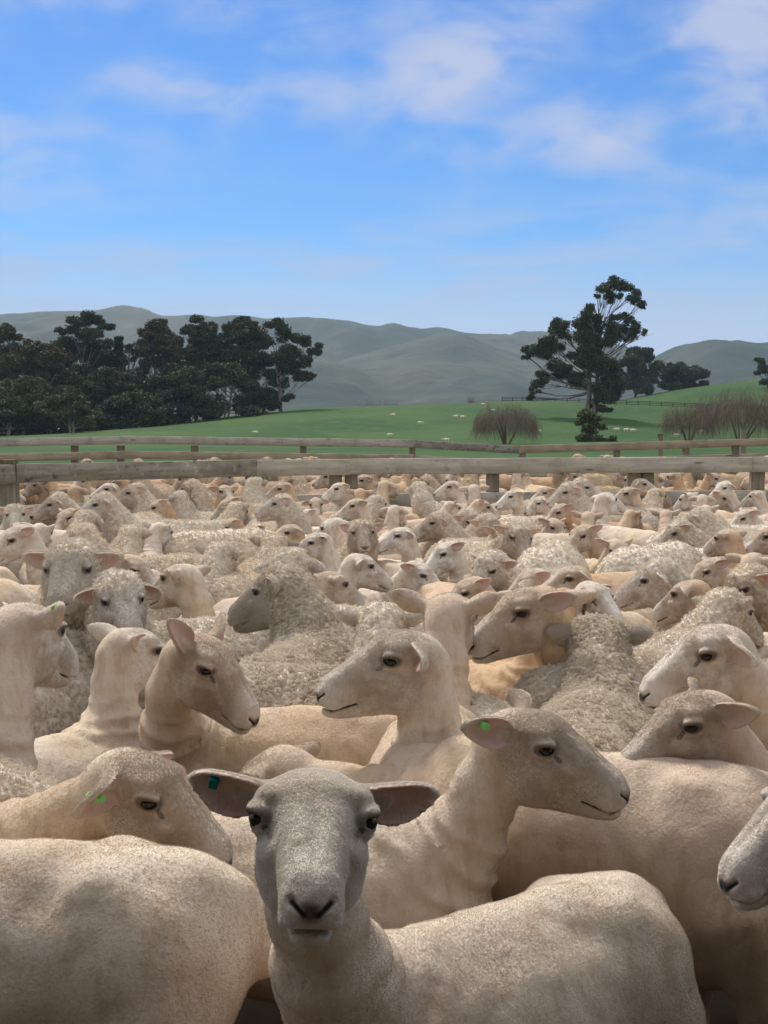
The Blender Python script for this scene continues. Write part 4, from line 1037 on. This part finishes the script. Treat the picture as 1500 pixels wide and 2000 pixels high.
# head positions read off the photograph: x, y of the point between the eyes, facing, coat, extras
MIDS = [
 (275, 1112, 62, 'S', 'yellow'), (240, 1172, 22, 'W', 0), (338, 1128, -118, 'S', 0), (18, 1052, -60, 'S', 0), (85, 1040, 170, 'S', 0), (150, 1050, 170, 'W', 0),
 (262, 1052, 172, 'W', 0), (322, 1038, 150, 'S', 0), (540, 1072, 175, 'W', 0), (555, 1040, -62, 'S', 'teal'), (607, 1058, -80, 'S', 'teal'), (709, 1040, 4, 'W', 0),
 (843, 1020, -82, 'W', 0), (962, 1028, 38, 'W', 0), (858, 1082, -62, 'S', 0), (660, 1140, -165, 'S', 0), (832, 1122, 70, 'S', 0), (945, 1112, -45, 'W', 0),
 (902, 1156, -72, 'S', 0), (1018, 1050, 14, 'W', 0), (1090, 1030, 25, 'S', 0), (1128, 1046, -55, 'S', 0), (1210, 1075, 14, 'S', 'green'), (1312, 1042, -80, 'W', 0),
 (1372, 1115, -75, 'S', 0), (1490, 1048, -78, 'S', 0), (1440, 1150, -72, 'W', 0), (1022, 1138, -78, 'S', 0), (1102, 1128, -70, 'S', 0), (1172, 1168, 35, 'S', 0),
 (1108, 1180, 160, 'S', 0), (1440, 1195, -160, 'W', 0), (1060, 1178, 175, 'S', 0),
 (22, 962, 72, 'S', 0), (60, 1008, 100, 'S', 0), (98, 984, -75, 'W', 0), (185, 985, -70, 'W', 0), (125, 1012, -30, 'S', 0), (205, 955, -60, 'S', 0), (250, 962, -72, 'W', 0), (300, 992, -74, 'S', 0),
 (345, 975, 165, 'W', 0), (362, 955, -100, 'W', 0), (392, 955, 178, 'S', 0), (443, 960, 28, 'S', 0), (438, 988, -66, 'S', 0), (470, 1000, 150, 'W', 0), (440, 1030, -72, 'S', 0), (485, 1042, -72, 'S', 0),
 (535, 984, -78, 'W', 0), (545, 954, -74, 'S', 0), (617, 985, 4, 'S', 0), (686, 988, -72, 'S', 0), (640, 1030, -120, 'S', 0), (705, 965, 172, 'S', 0), (745, 985, 175, 'W', 0), (815, 958, -165, 'W', 0),
 (778, 1000, 150, 'S', 0), (925, 958, 178, 'S', 0), (890, 992, 160, 'S', 0), (925, 1018, 40, 'W', 0), (993, 970, -70, 'S', 0), (950, 990, 100, 'S', 0), (985, 1048, 30, 'S', 0), (880, 1045, 95, 'S', 0),
 (1046, 982, -62, 'S', 0), (1060, 962, -70, 'S', 0), (1098, 962, -68, 'W', 0), (1112, 980, -66, 'S', 0), (1148, 952, 70, 'W', 0), (1218, 964, -72, 'S', 0), (1290, 968, 176, 'W', 0), (1180, 1000, 80, 'S', 0), (1192, 975, 120, 'S', 0),
 (1372, 975, 165, 'S', 0), (1415, 972, 70, 'S', 0), (1408, 952, -60, 'S', 0), (1470, 968, 172, 'S', 0), (1380, 1000, 160, 'S', 0), (1240, 1010, 172, 'S', 0), (1300, 1010, 168, 'S', 0), (1350, 1018, 160, 'W', 0), (1445, 1012, -75, 'S', 0),
 (1085, 1000, -66, 'S', 0), (1150, 1015, 165, 'S', 0), (1410, 1050, 155, 'S', 0), (180, 1020, 160, 'W', 0), (590, 1010, -72, 'S', 0), (772, 1046, -70, 'S', 0), (1335, 975, 172, 'S', 0), (655, 955, -72, 'S', 0), (760, 948, 170, 'S', 0), (875, 950, -75, 'S', 0),
 (30, 1005, 12, 'W', 0), (150, 960, 175, 'S', 0), (1260, 945, 70, 'S', 0), (500, 948, 172, 'W', 0), (1480, 1100, 140, 'S', 0), (1560, 1010, -70, 'W', 0), (-60, 1060, 80, 'S', 0), (-50, 990, 70, 'W', 0), (1570, 1130, -80, 'S', 0), (-70, 1150, 90, 'W', 0),
 (720, 1105, 100, 'S', 0), (575, 1110, 170, 'W', 0), (1330, 1160, 160, 'S', 0), (440, 1090, 160, 'W', 0), (1260, 1130, -100, 'W', 0)]
FENCE_Y = lambda x: float(np.interp(x, [-3.4, -2.9, -1.16, 3.9], [9.8, 10.4, 11.95, 12.95]))
def place_mids():
    for k, m in enumerate(MIDS):
        if abs(m[2]) >= 155 and k % 2: MIDS[k] = (m[0], m[1], math.copysign(118+(k*17 % 25), 1 if (k//2) % 2 else -1))+m[3:]
    for (px, py, ph, kd, tg) in sorted(MIDS, key=lambda m: -m[1]):
        best = None
        for P in VAR:
            if P['kind'] != kd or P['low']: continue
            for s in ((.80, .85, .90) if kd == 'S' else (.86, .91, .96)):
                pb = ph-P['rel']; ze = P['eye'][2]*s; w = on_height(px, py, ze); a = math.radians(pb-90); e = P['eye']*s
                loc = np.array((w[0]-(e[0]*math.cos(a)-e[1]*math.sin(a)), w[1]-(e[0]*math.sin(a)+e[1]*math.cos(a))))
                pts = foot_pts(loc, pb, s)
                c = foot_cost(pts)+sum(max(0, p[1]+.22-FENCE_Y(p[0]))**2*4+max(0, 3.6-p[1])**2*3 for p in pts)+rnd.random()*.02
                if w[1] > FENCE_Y(w[0])-.05: c += (w[1]-FENCE_Y(w[0])+.05)*3
                if best is None or c < best[0]: best = (c, P, loc, pb, s)
        c, P, loc, pb, s = best
        info = dict(px=px, py=py, ph=ph, kd=kd, tg=tg, d=float(loc[1]), hid=False)
        et = (tg, 'right' if tg != 'teal' else 'left') if tg else None
        put_sheep(P, loc, pb, s, None, eartag=et, info=info)
def fill_pen():
    lows = [P for P in VAR if P['low']]; n = 0
    for t in range(7000):
        y = 3.9+9*rnd.random()**.7; x = rnd.uniform(-.36, .36)*y+rnd.uniform(-.5, .5)
        if y > FENCE_Y(x)-.35: continue
        P = lows[0] if rnd.random() < .78 else lows[1]; s = rnd.uniform(.86, .96); pb = rnd.uniform(-180, 180)
        pts = foot_pts((x, y), pb, s)
        if any(p[1]+.2 > FENCE_Y(p[0]) or p[1] < 2.8 for p in pts): continue
        if foot_cost(pts) > .012: continue
        info = dict(px=750+x/y*FPX, py=0, ph=pb, kd=P['kind'], tg=0, d=y, hid=True)
        put_sheep(P, (x, y), pb, s, None, info=info); n += 1
    print('FILL', n)
def back_pen():
    n = 0; V = [P for P in VAR]
    for t in range(9000):
        y = rnd.uniform(13.0, 24.6); x = rnd.uniform(-.33, .33)*y
        P = rnd.choice(V); s = rnd.uniform(.88, .98); pb = rnd.choice((-90, 90, -90, 90, 180, 0))+rnd.gauss(0, 22)
        pts = foot_pts((x, y), pb, s)
        if any(p[1] < FENCE_Y(p[0])+.4 or p[1] > 25. for p in pts): continue
        if foot_cost(pts) > .004: continue
        info = dict(px=750+x/y*FPX, py=0, ph=pb+P['rel'], kd=P['kind'], tg=0, d=y, hid=P['low'], back=True)
        put_sheep(P, (x, y), pb, s, None, group='sheep in the pen behind the rail fence', tone=rnd.uniform(.55, 1.1), info=info); n += 1
        if n >= 100: break
    print('BACK', n)
def paddock_sheep():
    pts = [(820, 828, 'alone, side on, low in the middle of the green paddock'), (891, 815, 'darker one of the pair near the crest of the green hill'), (903, 816, 'whiter one of the pair near the crest of the green hill'), (768, 812, 'alone below the hill crest, left of the pair'),
           (944, 791, 'highest one, on the crest right of the bare tree'), (962, 803, 'grazing just above the bare willow'), (761, 852, 'just above the far fence rail, left of the corner'), (872, 862, 'peeping over the far fence rail left of its corner'), (499, 847, 'grazing alone over the left stretch of the far fence'),
           (1205, 841, 'left end of the row right of the dark shrub'), (1223, 842, 'second in the row right of the dark shrub'), (1236, 843, 'right end of the row right of the dark shrub'), (1320, 853, 'white and side on by the strainer post'), (1371, 846, 'in front of the bare willows'), (1052, 845, 'between the bare willow and the dark shrub')]
    P = [v for v in VAR if v['low'] and v['kind'] == 'W'][0]
    bare = dict(P); bare['curves'] = None
    for k, (px, py, lab) in enumerate(pts):
        lo, hi = 60., 318.
        for _ in range(24):
            d = (lo+hi)/2; p = at(px, py+2, d)
            if p[2] > ground_z(p[0], d): lo = d
            else: hi = d
        p = at(px, py+2, d); s = .95
        o = put_sheep(bare, (p[0], p[1], float(ground_z(p[0], p[1]))), rnd.choice((-90, 90))+rnd.uniform(-30, 30), s, 'tiny far white sheep '+lab, 'sheep grazing on the green hill', tone=0., foot=False)
def ordinal(i): return ['first', 'second', 'third', 'fourth', 'fifth', 'sixth', 'seventh', 'eighth', 'ninth', 'tenth', 'eleventh', 'twelfth'][i] if i < 12 else '%dth' % (i+1)
def label_flock():
    from collections import defaultdict
    B = defaultdict(list)
    for i in SHEEP:
        a = ((i['ph']+180) % 360)-180
        f = 'facing the camera' if abs(a) < 32 else 'seen from behind' if abs(a) > 142 else 'looking left' if a < 0 else 'looking right'
        if i['hid']: f = 'head down'
        if i.get('back'): z = 'behind the rail fence, '+('near it' if i['d'] < 16.5 else 'halfway back' if i['d'] < 20.5 else 'far back')
        else: z = 'against the rail fence' if i['d'] > 10.1 else 'two rows before the fence' if i['d'] > 7.8 else 'in mid pen' if i['d'] > 5.4 else 'in the near rows'
        B[(i['kd'], f, z)].append(i)
    for (kd, f, z), L in B.items():
        L.sort(key=lambda i: i['px']); c = 'woolly' if kd == 'W' else 'shorn'
        for k, i in enumerate(L):
            t = ' with %s ear tag' % i['tg'] if i['tg'] else ''
            lab = ('only %s sheep %s%s, %s' % (c, f, t, z)) if len(L) == 1 else '%s sheep %s%s, %s from left %s' % (c, f, t, ordinal(k), z)
            i['o']['label'] = lab
T0 = time.time()
build_heroes(); print('heroes', time.time()-T0)
build_variants(); print('variants', time.time()-T0)
place_mids(); fill_pen(); back_pen(); paddock_sheep(); label_flock(); print('flock', time.time()-T0, len(SHEEP))
